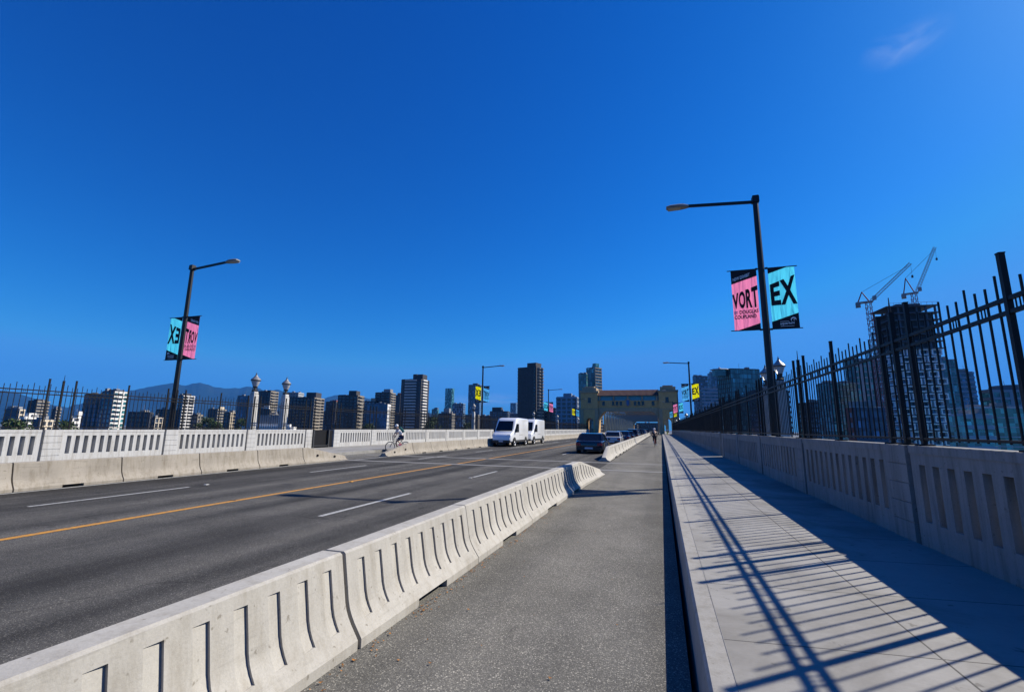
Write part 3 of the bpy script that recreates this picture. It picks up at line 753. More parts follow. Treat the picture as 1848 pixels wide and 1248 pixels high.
mb.prism([(gx0+.004,7.2),(gx0+.004,8.58),(gx1-.004,8.58),(gx1-.004,7.2),(gx1-.004,4.6),(gx1-.5,5.6),(gx1-1.6,7.0),(gx1-2.2,7.4),(gx0+2.2,7.4),(gx0+1.6,7.0),(gx0+.5,5.6),(gx0+.004,4.6)], D+.5, D+6.5)
mb.build('arch_beam', 'portal_trim', gw)
mb = MB(); mb.box(gx0+.006, gx1-.006, D+.74, D+.79, 11.05, 12.55); mb.build('frieze', 'frieze_blue', ga)
for k in range(5):
    mb = MB(); x = gx0+.6+(gx1-gx0-1.2)*k/4; mb.box(x-.22, x+.22, D+.3, D+.735, 11.2, 12.5); mb.box(x-.15, x+.15, D+.5, D+.735, 10.7, 11.2)
    mb.build('eave_bracket', 'portal_trim', ga)
for x in (gx0+1.8, gx0+5.0, gx0+6.25, gx0+7.5, gx1-7.5, gx1-6.25, gx1-5.0, gx1-1.8):
    mb = MB(); mb.box(x-.42, x+.42, D+.75, D+.85, 9.45, 10.75); wo_ = mb.build('gallery_window', 'window_dark', ga)
    mb = MB(); mb.box(x-.5, x+.5, D+.6, D+.8, 9.25, 9.42); mb.build('sill', 'portal_trim', wo_) if False else mb.build('window_sill', 'portal_trim', ga)
mb = MB(); c = (gx0+gx1)/2; mb.prism([(c-.9,9.3),(c+.9,9.3),(c+.9,11.2),(c,11.9),(c-.9,11.2)], D+.62, D+.8); mb.build('crest_plaque', 'portal_trim', ga)
mb = MB(); mb.prism([(c,9.0),(c+.42,9.9),(c+.42,11.0),(c,11.7),(c-.42,11.0),(c-.42,9.9)], D+.45, D+.618); mb.build('crest', 'crest_blue', ga)
mb = MB()
mb.add([(gx0+.01,D-.1,12.62),(gx1-.01,D-.1,12.62),(gx1-.01,D+3.5,14.7),(gx0+.01,D+3.5,14.7),(gx0+.01,D+7.1,12.62),(gx1-.01,D+7.1,12.62)], [(0,1,2,3),(3,2,5,4),(0,3,4),(1,5,2),(0,4,5,1)])
rr = mb.build('roof', 'roof_tile', gw)
mb = MB()
for k in range(52):
    x = gx0+.2+k*(gx1-gx0-.4)/51; mb.tube((x, D-.18, 12.62), (x, D+3.45, 14.74), .09, n=6)
mb.build('tile_rib', 'roof_tile', rr)
g2 = copy_tree(gw); g2.location = (-10.2, D+212, 0); g2['label'] = 'second ochre gateway at the far end of the truss, seen through the first'
# steel truss span behind
tr = thing('steel_truss', (-10.2, D+100, 0), 'grey green steel truss span seen through the gateway', 'bridge truss', None, 0, True)
ys = [D+12+6.0*k for k in range(30)]
for x in (-19.3, -.9):
    ch = MB(); ch.box(x-.25, x+.25, ys[0], ys[-1], 8.6, 9.1); ch.box(x-.25, x+.25, ys[0], ys[-1], -.2, .35); ch.build('chord', 'steel_green', tr)
    for k, y in enumerate(ys):
        mb = MB(); mb.box(x-.2, x+.2, y-.22, y+.22, .35, 8.6); mb.build('vertical_post', 'steel_green', tr)
        if k < len(ys)-1:
            mb = MB(); a, b_ = ((x, y+.3, .4), (x, ys[k+1]-.3, 8.5)) if k % 2 else ((x, y+.3, 8.5), (x, ys[k+1]-.3, .4)); mb.bar(a, b_, .25, .3); mb.build('diagonal', 'steel_green', tr)
for y in ys[::2]:
    mb = MB(); mb.box(-19.05, -1.15, y-.15, y+.15, 8.3, 8.6); mb.box(-19.05, -1.15, y-.12, y+.12, 6.9, 7.15)
    n = 12
    for k in range(n):
        xa, xb = -19+17.8*k/n, -19+17.8*(k+1)/n; za, zb = (7.1, 8.35) if k % 2 else (8.35, 7.1); mb.bar((xa, y, za), (xb, y, zb), .12)
    mb.build('sway_frame', 'steel_green', tr)

# ------------------------------------------------------------------ vehicles (local: +Y = forward, origin on the road under the centre)
def rsec(y, hw, z0, z1, r=.12, n=3, tuck=.0):
    pts = []
    for cxs, czs, a0 in ((1, -1, -90), (1, 1, 0), (-1, 1, 90), (-1, -1, 180)):
        for i in range(n+1):
            a = rad(a0+90*i/n); w = hw-(tuck if czs < 0 else 0)
            pts.append((cxs*(w-r)+r*math.cos(a), y, (z1-r if czs > 0 else z0+r)+r*math.sin(a)))
    return pts
def wheel(par, x, y, r=.34, w=.22):
    s = 1 if x > 0 else -1
    mb = MB(); mb.lathe([(r*.62,-w/2),(r*.93,-w/2),(r,-w*.3),(r,w*.3),(r*.93,w/2),(r*.62,w/2),(r*.62,-w/2)], 22, (0, 0, 0), 'x')
    o = thing('wheel', (x, y, r)); o.parent = par
    mb.build('tyre', 'rubber', o, smooth=True)
    mb = MB(); mb.lathe([(0,s*w*.42),(r*.2,s*w*.44),(r*.3,s*w*.33),(r*.55,s*w*.36),(r*.64,s*w*.48),(r*.64,-s*w*.4),(0,-s*w*.4)], 14, (0,0,0), 'x'); mb.build('rim', 'alloy', o, smooth=True)
def car(paint, kind, label, loc, rz=0):
    suv = kind == 'suv'; L = 4.7 if suv else 4.65; hw = .95 if suv else .90; H = 1.72 if suv else 1.44; zc = 1.02 if suv else .92; zb = .28 if suv else .2
    t = thing('parked_car' if False else 'car', loc, label, 'car', 'cars queueing towards the gateway', rz)
    b0 = -L/2
    secs = [rsec(b0, hw*.82, zb+.2, zc-.22, .08), rsec(b0+.07, hw*.93, zb+.06, zc-.06, .1), rsec(b0+.35, hw, zb, zc, .12), rsec(b0+1.0, hw, zb-.03, zc+.02, .12),
            rsec(b0+2.6, hw, zb-.03, zc, .12), rsec(b0+3.5, hw*.985, zb-.02, zc-.06, .14), rsec(b0+L-.45, hw*.95, zb, zc-.16, .14), rsec(b0+L-.1, hw*.86, zb+.05, zc-.28, .12), rsec(b0+L, hw*.74, zb+.15, zc-.36, .07)]
    mb = MB(); mb.loft(secs); bo = mb.build('body', paint, t, smooth=True)
    # wheel-arch hollows as dark discs just proud of the flank
    for y in (b0+.95, b0+L-.95):
        for s in (-1, 1):
            mb = MB(); mb.lathe([(0,s*(hw-.02)),(.41,s*(hw-.02)),(.42,s*(hw+.006)),(.37,s*(hw+.008)),(0,s*(hw-.01))], 20, (0, y, .36), 'x'); mb.build('wheel_arch', 'rubber', bo)
    # greenhouse
    cab = [(b0+(.12 if suv else .55), .80, zc-.02), (b0+(.42 if suv else 1.15), .70, H-.05), (b0+(.9 if suv else 1.6), .69, H), (b0+2.2, .69, H), (b0+2.65, .68, H-.06), (b0+3.45, .78, zc-.05)]
    g_ = MB()
    lo = [(y, w) for y, w, z in cab]
    secs = []
    for y, w, z in cab:
        zt = max(z, zc-.02)
        secs.append([(-hw*.93,y,zc-.06),(hw*.93,y,zc-.06),(w if zt > zc+.05 else hw*.86,y,zt-.01),(-(w if zt > zc+.05 else hw*.86),y,zt-.01)])
    g_.loft(secs); g_.build('window_glass', 'car_glass', t)
    r = MB(); secs = []
    for y, w, z in cab[1:5]: secs.append([(-w-.015,y,z-.05),(w+.015,y,z-.05),(w-.02,y,z+.012),(-w+.02,y,z+.012)])
    r.loft(secs)
    for s in (-1, 1):
        for i, j, wd_ in ((0, 1, .11), (5, 4, .08)):
            (ya, wa, za), (yb, wb, zb_) = cab[i], cab[j]; r.bar((s*hw*.90, ya, zc-.03), (s*(wb+.0), yb, zb_-.03), wd_, .07)
        r.bar((s*hw*.93, b0+2.05, zc-.03), (s*.70, b0+2.05, H-.03), .06, .09, up=(0,1,0))
    r.build('roof', paint, t)
    if suv:
        mb = MB(); mb.box(-.62, .62, b0+.02, b0+.1, H-.12, H-.09); mb.build('spoiler', paint, t)
    for s in (-1, 1):
        mb = MB(); x0, x1 = sorted((s*(hw*.60), s*(hw*.93))); mb.box(x0, x1, b0-.015, b0+.14, zc-.34, zc-.17); mb.build('tail_light', 'tail_red', t)
        mb = MB(); x0, x1 = sorted((s*hw*.5, s*hw*.86)); mb.box(x0, x1, b0+L-.2, b0+L-.03, zc-.44, zc-.33); mb.build('headlight', 'headlamp', t)
        mb = MB(); x0, x1 = sorted((s*(hw+.01), s*(hw+.17))); mb.box(x0, x1, b0+3.05, b0+3.17, zc+.0, zc+.14); mb.build('side_mirror', paint, t)
        for y in (b0+.95, b0+L-.95): wheel(t, s*(hw-.10), y)
    mb = MB(); mb.box(-hw*.86, hw*.86, b0-.05, b0+.2, zb+.06, zb+.26); mb.build('rear_bumper', 'plastic_black', t)
    mb = MB(); mb.box(-.26, .26, b0-.062, b0-.05 if not suv else b0-.02, zc-.32 if suv else zb+.14, zc-.2 if suv else zb+.26); mb.build('licence_plate', 'plate_white', t)
    return t
car('paint_black', 'sedan', 'black car nearest the camera in the traffic lane', (-4.78, 34.6, 0)).scale = (1.06, 1, .96)
car('paint_navy', 'sedan', 'dark blue sedan second in the queue beside the panelled barrier', (-4.75, 62.5, 0))
car('paint_grey', 'suv', 'charcoal sport utility car third in the queue, ahead of the blue sedan', (-4.5, 80, 0))
car('paint_black', 'sedan', 'black sedan fourth in the queue towards the gateway', (-4.8, 97, 0))
car('paint_navy', 'suv', 'tall dark blue car fifth in the queue', (-4.6, 113, 0))
car('paint_silver', 'sedan', 'silver sedan sixth in the queue just before the gateway', (-4.7, 132, 0))
car('paint_grey', 'sedan', 'grey sedan in the inner lane far ahead, before the gateway', (-7.7, 122, 0))
car('paint_red', 'sedan', 'dark red car seen under the gateway arch', (-7.6, 168, 0))
car('paint_black', 'suv', 'black car under the gateway arch behind the queue', (-4.6, 152, 0))
car('paint_silver', 'sedan', 'pale grey sedan half hidden between the nearest black car and the blue sedan', (-4.9, 51.5, 0))
car('paint_black', 'sedan', 'black sedan right behind the blue sedan in the queue', (-4.7, 71, 0))
car('paint_grey', 'sedan', 'dark grey sedan tucked between two tall cars of the queue', (-4.7, 88.5, 0))
car('paint_black', 'suv', 'tall black car half way along the queue', (-4.75, 105, 0))
car('paint_navy', 'sedan', 'navy sedan between two taller cars near the gateway', (-4.7, 122.5, 0))
car('paint_black', 'suv', 'last tall black car of the queue before the gateway', (-4.65, 141.5, 0))
def van(loc, rz, label='white high roof delivery van coming towards us on the left lane'):
    t = thing('delivery_van', loc, label, 'van', None, rz)
    L = 5.6; hw = .97; b0 = -L/2
    secs = [rsec(b0, hw*.96, .42, 2.40, .1), rsec(b0+.1, hw, .38, 2.58, .14), rsec(b0+3.1, hw, .36, 2.62, .16), rsec(b0+3.7, hw, .36, 2.56, .2), rsec(b0+4.05, hw*.985, .36, 2.30, .25),
            rsec(b0+4.55, hw*.97, .36, 1.62, .2), rsec(b0+4.78, hw*.96, .36, 1.36, .16), rsec(b0+5.3, hw*.93, .38, 1.16, .16), rsec(b0+5.52, hw*.88, .42, 1.0, .14), rsec(b0+L, hw*.8, .5, .85, .08)]
    mb = MB(); mb.loft(secs); bo = mb.build('body', 'paint_white', t, smooth=True)
    mb = MB()
    a = [(-.80, b0+4.80, 1.405), (.80, b0+4.80, 1.405), (.70, b0+4.14, 2.27), (-.70, b0+4.14, 2.27)]
    mb.add(a+[(x, y+.02, z+.03) for x, y, z in a], [(0,1,2,3),(4,7,6,5),(0,4,5,1),(1,5,6,2),(2,6,7,3),(3,7,4,0)]); mb.build('windscreen', 'car_glass', t)
    for s in (-1, 1):
        mb = MB(); x = s*(hw+.002); mb.prism([(b0+3.25,1.28),(b0+4.45,1.28),(b0+4.42,1.5),(b0+4.02,2.05),(b0+3.3,2.05)], min(x, x-s*.1), max(x, x-s*.1), axis='x'); mb.build('door_window', 'car_glass', t)
        mb = MB(); mb.box(min(s*(hw-.05), s*(hw+.012)), max(s*(hw-.05), s*(hw+.012)), b0+.2, b0+4.6, .40, .58); mb.build('sill_strip', 'plastic_black', t)
        mb = MB(); mb.box(min(s*(hw-.005), s*(hw+.008)), max(s*(hw-.005), s*(hw+.008)), b0+2.0, b0+3.1, 1.02, 1.06); mb.box(min(s*(hw-.005), s*(hw+.004)), max(s*(hw-.005), s*(hw+.004)), b0+3.14, b0+3.155, .6, 2.2); mb.build('door_trim', 'paint_silver', t)
        mb = MB(); mb.box(min(s*(hw+.02), s*(hw+.2)), max(s*(hw+.02), s*(hw+.2)), b0+4.25, b0+4.38, 1.28, 1.62); mb.build('side_mirror', 'plastic_black', t)
        mb = MB(); mb.box(min(s*.55, s*.86), max(s*.55, s*.86), b0+5.25, b0+5.53, .86, 1.06); mb.build('headlight', 'headlamp', t)
        for y in (b0+.95, b0+4.6):
            mb = MB(); mb.lathe([(0,s*(hw-.02)),(.44,s*(hw-.02)),(.45,s*(hw+.006)),(0,s*(hw+.002))], 20, (0, y, .4), 'x'); mb.build('wheel_arch', 'rubber', bo)
            wheel(t, s*(hw-.08), y, .36, .24)
    mb = MB(); mb.box(-.5, .5, b0+5.35, b0+5.555, .70, .92); mb.build('grille', 'plastic_black', t)
    mb = MB(); mb.box(-.84, .84, b0+5.3, b0+5.66, .36, .58); mb.build('bumper', 'plastic_black', t)
    mb = MB(); mb.box(-.2, .2, b0+5.66, b0+5.672, .42, .54); mb.build('licence_plate', 'plate_white', t)
    return t
van((-13.75, 42.6, 0), math.pi)
van((-13.7, 49.3, 0), math.pi, 'second white delivery van following close behind the first one')

# ------------------------------------------------------------------ people on bicycles, and one on foot
def skin_body(name, mat, joints, edges, parent, root=0):
    me = bpy.data.meshes.new(name); me.from_pydata([j[0] for j in joints], edges, []); me.materials.append(MATS[mat])
    bm = bmesh.new(); bm.from_mesh(me); ly = bm.verts.layers.skin.verify(); bm.verts.ensure_lookup_table()
    for v, j in zip(bm.verts, joints): r = j[1]; v[ly].radius = (r, r) if not isinstance(r, tuple) else r
    bm.verts[root][ly].use_root = True; bm.to_mesh(me); bm.free()
    o = bpy.data.objects.new(name, me); COL.objects.link(o); o.parent = parent
    o.modifiers.new('skin', 'SKIN').use_smooth_shade = True; o.modifiers.new('sub', 'SUBSURF').levels = 1; o.modifiers['sub'].render_levels = 1
    return o
def blob(name, mat, c, r, parent, n=10):
    mb = MB(); mb.lathe([(r[0]*math.sin(math.pi*i/n)+1e-4, -r[2]*math.cos(math.pi*i/n)) for i in range(n+1)], 14, c)
    o = mb.build(name, mat, parent, smooth=True); return o
def person(loc, rz, label, pose, top, bottom, shoe, extra, long_leg=False):
    p = thing('person', loc, label, 'person', None, rz)
    J = pose
    jn = [(J['pelvis'], .12), (J['spine'], .125), (J['chest'], .135), (J['neck'], .055), (J['head'], .095), (J['crown'], .085)]
    ed = [(0,1),(1,2),(2,3),(3,4),(4,5)]
    for s in 'lr':
        n = len(jn); jn += [(J['sho'+s], .055), (J['elb'+s], .042), (J['wri'+s], .03), (J['han'+s], .035)]; ed += [(2,n),(n,n+1),(n+1,n+2),(n+2,n+3)]
        n = len(jn); jn += [(J['hip'+s], .085), (J['kne'+s], .058), (J['ank'+s], .04), (J['toe'+s], .04)]; ed += [(0,n),(n,n+1),(n+1,n+2),(n+2,n+3)]
    skin_body('body', 'skin', jn, ed, p)
    tj = [(J['pelvis'], .135), (J['spine'], .145), (J['chest'], .155)]; te = [(0,1),(1,2)]
    for s in 'lr':
        n = len(tj); m_ = (Vector(J['sho'+s])*.35+Vector(J['elb'+s])*.65)
        tj += [(J['sho'+s], .075), (tuple(m_), .062)]; te += [(2,n),(n,n+1)]
    skin_body('shirt', top, tj, te, p)
    sj = [(J['pelvis'], .145)]; se = []
    for s in 'lr':
        k = Vector(J['hip'+s]).lerp(Vector(J['kne'+s]), .8); n = len(sj); sj += [(J['hip'+s], .11), (tuple(k), .085)]; se += [(0,n),(n,n+1)]
        if long_leg: sj += [(J['kne'+s], .075), (tuple(Vector(J['kne'+s]).lerp(Vector(J['ank'+s]), .9)), .058)]; se += [(n+1,n+2),(n+2,n+3)]
    skin_body('trousers' if long_leg else 'shorts', bottom, sj, se, p)
    for s in 'lr':
        a, b_ = Vector(J['ank'+s]), Vector(J['toe'+s]); f = (b_-a); mb = MB(); q = a+Vector((0,0,-.04)); mb.bar(q-f*.25, b_+f*.25, .09, .085); mb.build('shoe', shoe, p, bevel=.02)
    h = Vector(J['head']); c = Vector(J['crown']); 
    for e in extra:
        if e[0] == 'helmet': blob('helmet', e[1], tuple(h+(c-h)*.75), (.115, .115, .10), p)
        if e[0] == 'hair': blob('hair', 'hair', tuple(h+(c-h)*.55+Vector((0,-.02,.0))), (.108, .108, .115), p)
        if e[0] == 'backpack':
            a = Vector(J['spine']).lerp(Vector(J['chest']), .6); mb = MB(); up = (Vector(J['chest'])-Vector(J['spine'])).normalized(); back = Vector((0, -up.z, up.y))
            mb.bar(a+back*.2-up*.2, a+back*.2+up*.24, .3, .16, up=tuple(back)); mb.build('backpack', e[1], p, bevel=.04)
    return p
def bicycle(loc, rz, label, col):
    t = thing('bicycle', loc, label, 'bicycle', None, rz)
    R = .34
    for y in (-.52, .53):
        w = thing('wheel', (0, y, R)); w.parent = t
        mb = MB(); mb.torus((0,0,0), R-.02, .019); mb.build('tyre', 'rubber', w, smooth=True)
        mb = MB(); mb.torus((0,0,0), R-.045, .011, k=6)
        for i in range(14): a = i*math.pi/7; mb.tube((.012*(-1)**i,0,0), (0,(R-.05)*math.cos(a),(R-.05)*math.sin(a)), .0022, n=4)
        mb.tube((-.04,0,0), (.04,0,0), .02, n=8); mb.build('rim', 'alloy', w)
    mb = MB(); bb, st, hd, hu, ra, fa = (0,-.08,.29), (0,-.22,.78), (0,.36,.70), (0,.33,.84), (0,-.52,R), (0,.53,R)
    for a, b_, r in ((bb,st,.017),(st,hd,.016),(bb,hd,.019),(hd,hu,.02)): mb.tube(a, b_, r, n=8)
    for s in (-.05, .05): mb.tube((s*.7,-.08,.29), (s,-.52,R), .009, n=6); mb.tube((s*.4,-.215,.76), (s,-.52,R), .008, n=6); mb.tube((s*.8,.37,.66), (s,.53,R), .011, n=6)
    mb.build('frame', col, t, smooth=True)
    mb = MB(); mb.tube((0,.33,.84), (0,.36,.96), .014, n=8); mb.tube((-.28,.34,.97), (.28,.34,.97), .013, n=8)
    for s in (-1, 1): mb.tube((s*.24,.34,.97), (s*.29,.28,.98), .017, n=8)
    mb.build('handlebar', 'bike_dark', t)
    mb = MB(); mb.tube((0,-.22,.78), (0,-.25,.92), .013, n=8); secs = []
    for y, w, h in ((-.40,.05,.03),(-.34,.15,.045),(-.24,.13,.04),(-.12,.05,.035),(-.08,.03,.02)): secs.append([(-w/2,y,.935),(w/2,y,.935),(w/2*.8,y,.935+h),(-w/2*.8,y,.935+h)])
    mb.loft(secs); mb.build('saddle', 'rubber', t)
    mb = MB(); mb.lathe([(0,-.004),(.09,-.004),(.09,.004),(0,.004)], 18, (.05,-.08,.29), 'x'); mb.tube((.07,-.08,.29), (.07,.02,.16), .01, n=6); mb.tube((-.07,-.08,.29), (-.07,-.18,.42), .01, n=6)
    mb.box(.08,.17,-.02,.06,.15,.17); mb.box(-.17,-.08,-.22,-.14,.41,.43); mb.build('crank', 'alloy', t)
    mb = MB(); mb.box(-.03,.03,-.31,-.27,.76,.82); mb.build('rear_light', 'tail_red', t)
    return t
def ride_pose(lean):
    d = dict(pelvis=(0,-.24,1.0), spine=(0,-.16,1.2), chest=(0,-.02+lean*.4,1.42-lean*.15), neck=(0,.05+lean*.5,1.56-lean*.18), head=(0,.10+lean*.5,1.68-lean*.18), crown=(0,.11+lean*.5,1.77-lean*.18),
             hipl=(-.10,-.20,.96), kne_=0)
    d.update(hipr=(.10,-.20,.96), knel=(-.11,.14,.82), ankl=(-.12,-.16,.50), toel=(-.12,-.03,.47), kner=(.11,.12,.62), ankr=(.12,.0,.25), toer=(.12,.13,.21))
    for s, x in (('l', -1), ('r', 1)):
        d['sho'+s] = (x*.19, lean*.42, 1.45-lean*.16); d['elb'+s] = (x*.25, .16+lean*.2, 1.19); d['wri'+s] = (x*.25, .29, 1.02); d['han'+s] = (x*.25, .34, .99)
    return d
bicycle((-.68, 48.9, 0), 0, 'bicycle with red rear end ridden away along the bike lane', 'bike_red')
person((-.68, 48.9, 0), 0, 'cyclist in black seen from behind riding along the bike lane', ride_pose(.12), 'cloth_black', 'cloth_black', 'cloth_white', [('helmet', 'cloth_white')], True)
hdg = rad(138)
bicycle((-17.0, 27.9, .004), hdg, 'dark bicycle ridden leftwards across the gap in the far barriers', 'bike_dark')
person((-17.0, 27.9, .004), hdg, 'cyclist in white shirt with teal backpack and pink shoes, on the far side', ride_pose(.1), 'cloth_white', 'cloth_navy', 'cloth_pink', [('helmet', 'cloth_white'), ('backpack', 'cloth_teal')])
walk = dict(pelvis=(0,0,.95), spine=(0,0,1.12), chest=(0,.02,1.33), neck=(0,.03,1.48), head=(0,.05,1.60), crown=(0,.05,1.70), hipl=(-.09,0,.9), knel=(-.09,.16,.52), ankl=(-.09,.18,.11), toel=(-.09,.31,.06),
            hipr=(.09,0,.9), kner=(.09,-.02,.5), ankr=(.09,-.3,.16), toer=(.09,-.19,.06), shol=(-.2,.02,1.38), elbl=(-.24,-.12,1.13), wril=(-.24,-.02,.92), hanl=(-.24,.02,.85), shor=(.2,.02,1.38), elbr=(.24,.1,1.13), wrir=(.24,.26,.96), hanr=(.24,.32,.92))
person((1.35, 118, ZS), math.pi, 'pedestrian in yellow trousers and pale blue top far down the sidewalk', walk, 'cloth_sky', 'cloth_yellow', 'cloth_white', [('hair',)], True)

# ------------------------------------------------------------------ city buildings
def face_boxes(mb, u0, u1, axis, pos, out, z0, z1, fh, band, pier, proud, pierw, m=0):
    """bands and piers on one wall; axis 'x': wall runs in x at y=pos, out=-1/+1 outward sign"""
    def bx(a, b_, d0, d1, za, zb):
        lo, hi = sorted((pos+out*d0, pos+out*d1))
        if axis == 'x': mb.box(a, b_, lo, hi, za, zb, m)
        else: mb.box(lo, hi, a, b_, za, zb, m)
    n = max(1, int((z1-z0)/fh))
    if band > 0:
        for i in range(n+1):
            z = z1-i*fh; bx(u0, u1, -.05, proud, z-band, z-.001*i)
    if pier > 0:
        k = max(1, round((u1-u0)/pier)); st = (u1-u0)/k
        for i in range(k+1):
            c = u0+st*i; a, b_ = max(u0+.01, c-pierw/2), min(u1-.01, c+pierw/2)
            if b_ > a: bx(a, b_, -.05, proud*.7, z0, z1-.02)
STY = {  # floor height, band height, pier spacing, proud, pier width
 'band': (2.9, 1.15, 0, .35, 0), 'grid': (2.9, .95, 3.4, .25, 1.1), 'glass': (3.0, .28, 3.0, .10, .16), 'balc': (2.8, 1.0, 6.5, .9, .5), 'solid': (2.9, 1.5, 3.2, .2, 1.7), 'fin': (3.0, .5, 2.2, .3, .6)}
def building(label, xl, xs, xr, ytop, r, front=('grid', 'skin_dark'), side=None, glz='glass_dark', phi=25, pent=None, group=None, extra=None, name='apartment_tower', cat='building', balc=0, roofm=None):
    bearing = lambda px: bearing0(px, ytop+8)
    b = bearing(xs); th = b+rad(phi)
    C = Vector((r*math.sin(b), r*math.cos(b)))
    def ext(u, px):
        d2 = Vector((math.sin(bearing(px)), math.cos(bearing(px)))); cr = lambda p, q: p.x*q.y-p.y*q.x
        return -cr(C, d2)/cr(u, d2)
    ur = Vector((math.sin(th), math.cos(th))); ul = Vector((math.sin(th-math.pi/2), math.cos(th-math.pi/2)))
    wr = min(abs(ext(ur, xr)), 60) if xr > xs+.3 else 22; wl_ = min(abs(ext(ul, xl)), 120)
    zt = height_at(xs, ytop, r)-GZ
    t = thing(name, (C.x, C.y, GZ), label, cat, group, -th)
    side = side or front
    mb = MB(); mb.box(-wl_, 0, 0, wr, 0, zt-.3); mb.build('glazing', glz, t)
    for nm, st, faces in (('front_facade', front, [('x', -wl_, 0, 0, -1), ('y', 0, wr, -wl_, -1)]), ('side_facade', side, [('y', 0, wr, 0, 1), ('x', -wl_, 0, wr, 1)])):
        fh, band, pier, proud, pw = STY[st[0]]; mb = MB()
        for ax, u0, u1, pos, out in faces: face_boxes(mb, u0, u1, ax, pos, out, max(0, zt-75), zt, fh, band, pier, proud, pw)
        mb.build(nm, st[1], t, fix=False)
    mb = MB(); mb.box(-wl_+.3, -.3, .3, wr-.3, zt-.5, zt+.35); mb.build('roof', roofm or front[1], t)
    if balc:
        fh = STY[side[0]][0]
        for i in range(min(26, int(zt/fh)-1)):
            z = zt-1.2-i*fh; mb = MB(); y0, y1 = wr*.12, wr*.62
            mb.box(.36, 1.7, y0, y1, z-.2, z); mb.box(1.62, 1.7, y0, y1, z, z+1.0); mb.build('balcony', 'skin_white' if balc == 1 else side[1], t)
            if balc == 2:
                mb = MB(); mb.box(-wl_*.6, -wl_*.2, -1.5, -.36, z-.2, z); mb.box(-wl_*.6, -wl_*.2, -1.5, -1.42, z, z+1.0); mb.build('balcony', front[1], t)
    for p in (pent or []):
        pxl, pxr, py = p[:3]; fx = lambda px: -wl_*(xs-px)/max(.1, xs-xl)
        zp = height_at(xs, py, r)-GZ
        x0, x1 = fx(pxl), min(fx(pxr), -.2); x0 = max(x0, -wl_+.2)
        if x1 < x0+1: x1 = x0+3
        mb = MB(); mb.box(x0, x1, wr*.2, wr*.75, zt+.3, zp); mb.box(x0+.15, x1-.15, wr*.2+.15, wr*.75-.15, zp, zp+.4); mb.build('penthouse', p[3] if len(p) > 3 else front[1], t)
    # rooftop plant
    rnd = random.Random(int(xl*7+xr))
    for i in range(2):
        a = rnd.uniform(-wl_*.85, -wl_*.1); c = rnd.uniform(.15, .8)*wr; s_ = rnd.uniform(.6, 1.6)
        mb = MB(); mb.box(a-s_, a+s_, c-s_, c+s_, zt+.36, zt+rnd.uniform(.9, 2.2)); mb.build('rooftop_unit', 'skin_grey', t)
    mb = MB(); mb.tube((-wl_*.4, wr*.5, zt+.3), (-wl_*.4, wr*.5, zt+rnd.uniform(2, 5)), .08, n=5); mb.build('antenna', 'skin_grey', t)
    return t
B = building
# --- left, behind the fence; dark fronts with pale sides put shade and sun into colour
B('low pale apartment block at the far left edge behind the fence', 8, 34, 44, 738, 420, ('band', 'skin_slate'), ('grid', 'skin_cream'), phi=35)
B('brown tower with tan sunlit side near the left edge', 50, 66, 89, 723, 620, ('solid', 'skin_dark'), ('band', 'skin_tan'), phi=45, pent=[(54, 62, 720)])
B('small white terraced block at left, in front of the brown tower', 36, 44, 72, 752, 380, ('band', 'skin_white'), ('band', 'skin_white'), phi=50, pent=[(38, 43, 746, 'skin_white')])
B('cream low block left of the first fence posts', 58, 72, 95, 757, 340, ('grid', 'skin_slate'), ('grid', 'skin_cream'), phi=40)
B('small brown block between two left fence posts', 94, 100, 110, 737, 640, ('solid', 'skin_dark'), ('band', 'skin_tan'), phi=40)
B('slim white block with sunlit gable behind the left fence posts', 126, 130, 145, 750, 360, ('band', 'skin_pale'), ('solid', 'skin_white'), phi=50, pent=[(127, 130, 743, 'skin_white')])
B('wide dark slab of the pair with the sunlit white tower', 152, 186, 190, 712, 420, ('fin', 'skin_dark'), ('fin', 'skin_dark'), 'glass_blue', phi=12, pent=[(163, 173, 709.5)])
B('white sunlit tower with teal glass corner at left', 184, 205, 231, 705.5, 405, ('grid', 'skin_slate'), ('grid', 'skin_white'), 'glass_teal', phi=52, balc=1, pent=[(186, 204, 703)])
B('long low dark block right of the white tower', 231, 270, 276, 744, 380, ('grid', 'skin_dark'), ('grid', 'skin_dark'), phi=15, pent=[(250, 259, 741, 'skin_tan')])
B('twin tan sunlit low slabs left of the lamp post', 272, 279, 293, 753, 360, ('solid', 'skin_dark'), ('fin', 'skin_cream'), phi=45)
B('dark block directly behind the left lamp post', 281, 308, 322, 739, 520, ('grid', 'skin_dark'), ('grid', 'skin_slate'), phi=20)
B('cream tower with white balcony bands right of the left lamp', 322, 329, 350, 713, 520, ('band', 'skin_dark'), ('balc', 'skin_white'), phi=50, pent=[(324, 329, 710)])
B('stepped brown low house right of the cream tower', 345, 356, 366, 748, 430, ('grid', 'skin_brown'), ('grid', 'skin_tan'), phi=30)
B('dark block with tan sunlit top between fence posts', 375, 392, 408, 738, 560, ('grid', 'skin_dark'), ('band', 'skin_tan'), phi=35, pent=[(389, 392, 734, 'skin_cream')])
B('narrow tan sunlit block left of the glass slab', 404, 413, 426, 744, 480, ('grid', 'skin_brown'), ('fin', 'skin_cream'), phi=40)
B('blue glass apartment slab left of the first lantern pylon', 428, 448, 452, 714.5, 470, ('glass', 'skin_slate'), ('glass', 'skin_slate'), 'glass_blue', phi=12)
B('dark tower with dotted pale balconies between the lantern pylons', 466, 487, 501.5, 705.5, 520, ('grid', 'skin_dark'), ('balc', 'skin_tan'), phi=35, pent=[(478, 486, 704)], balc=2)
B('lower tan block in front of the dotted tower', 488, 491, 505, 748, 430, ('grid', 'skin_tan'), ('grid', 'skin_cream'), phi=50)
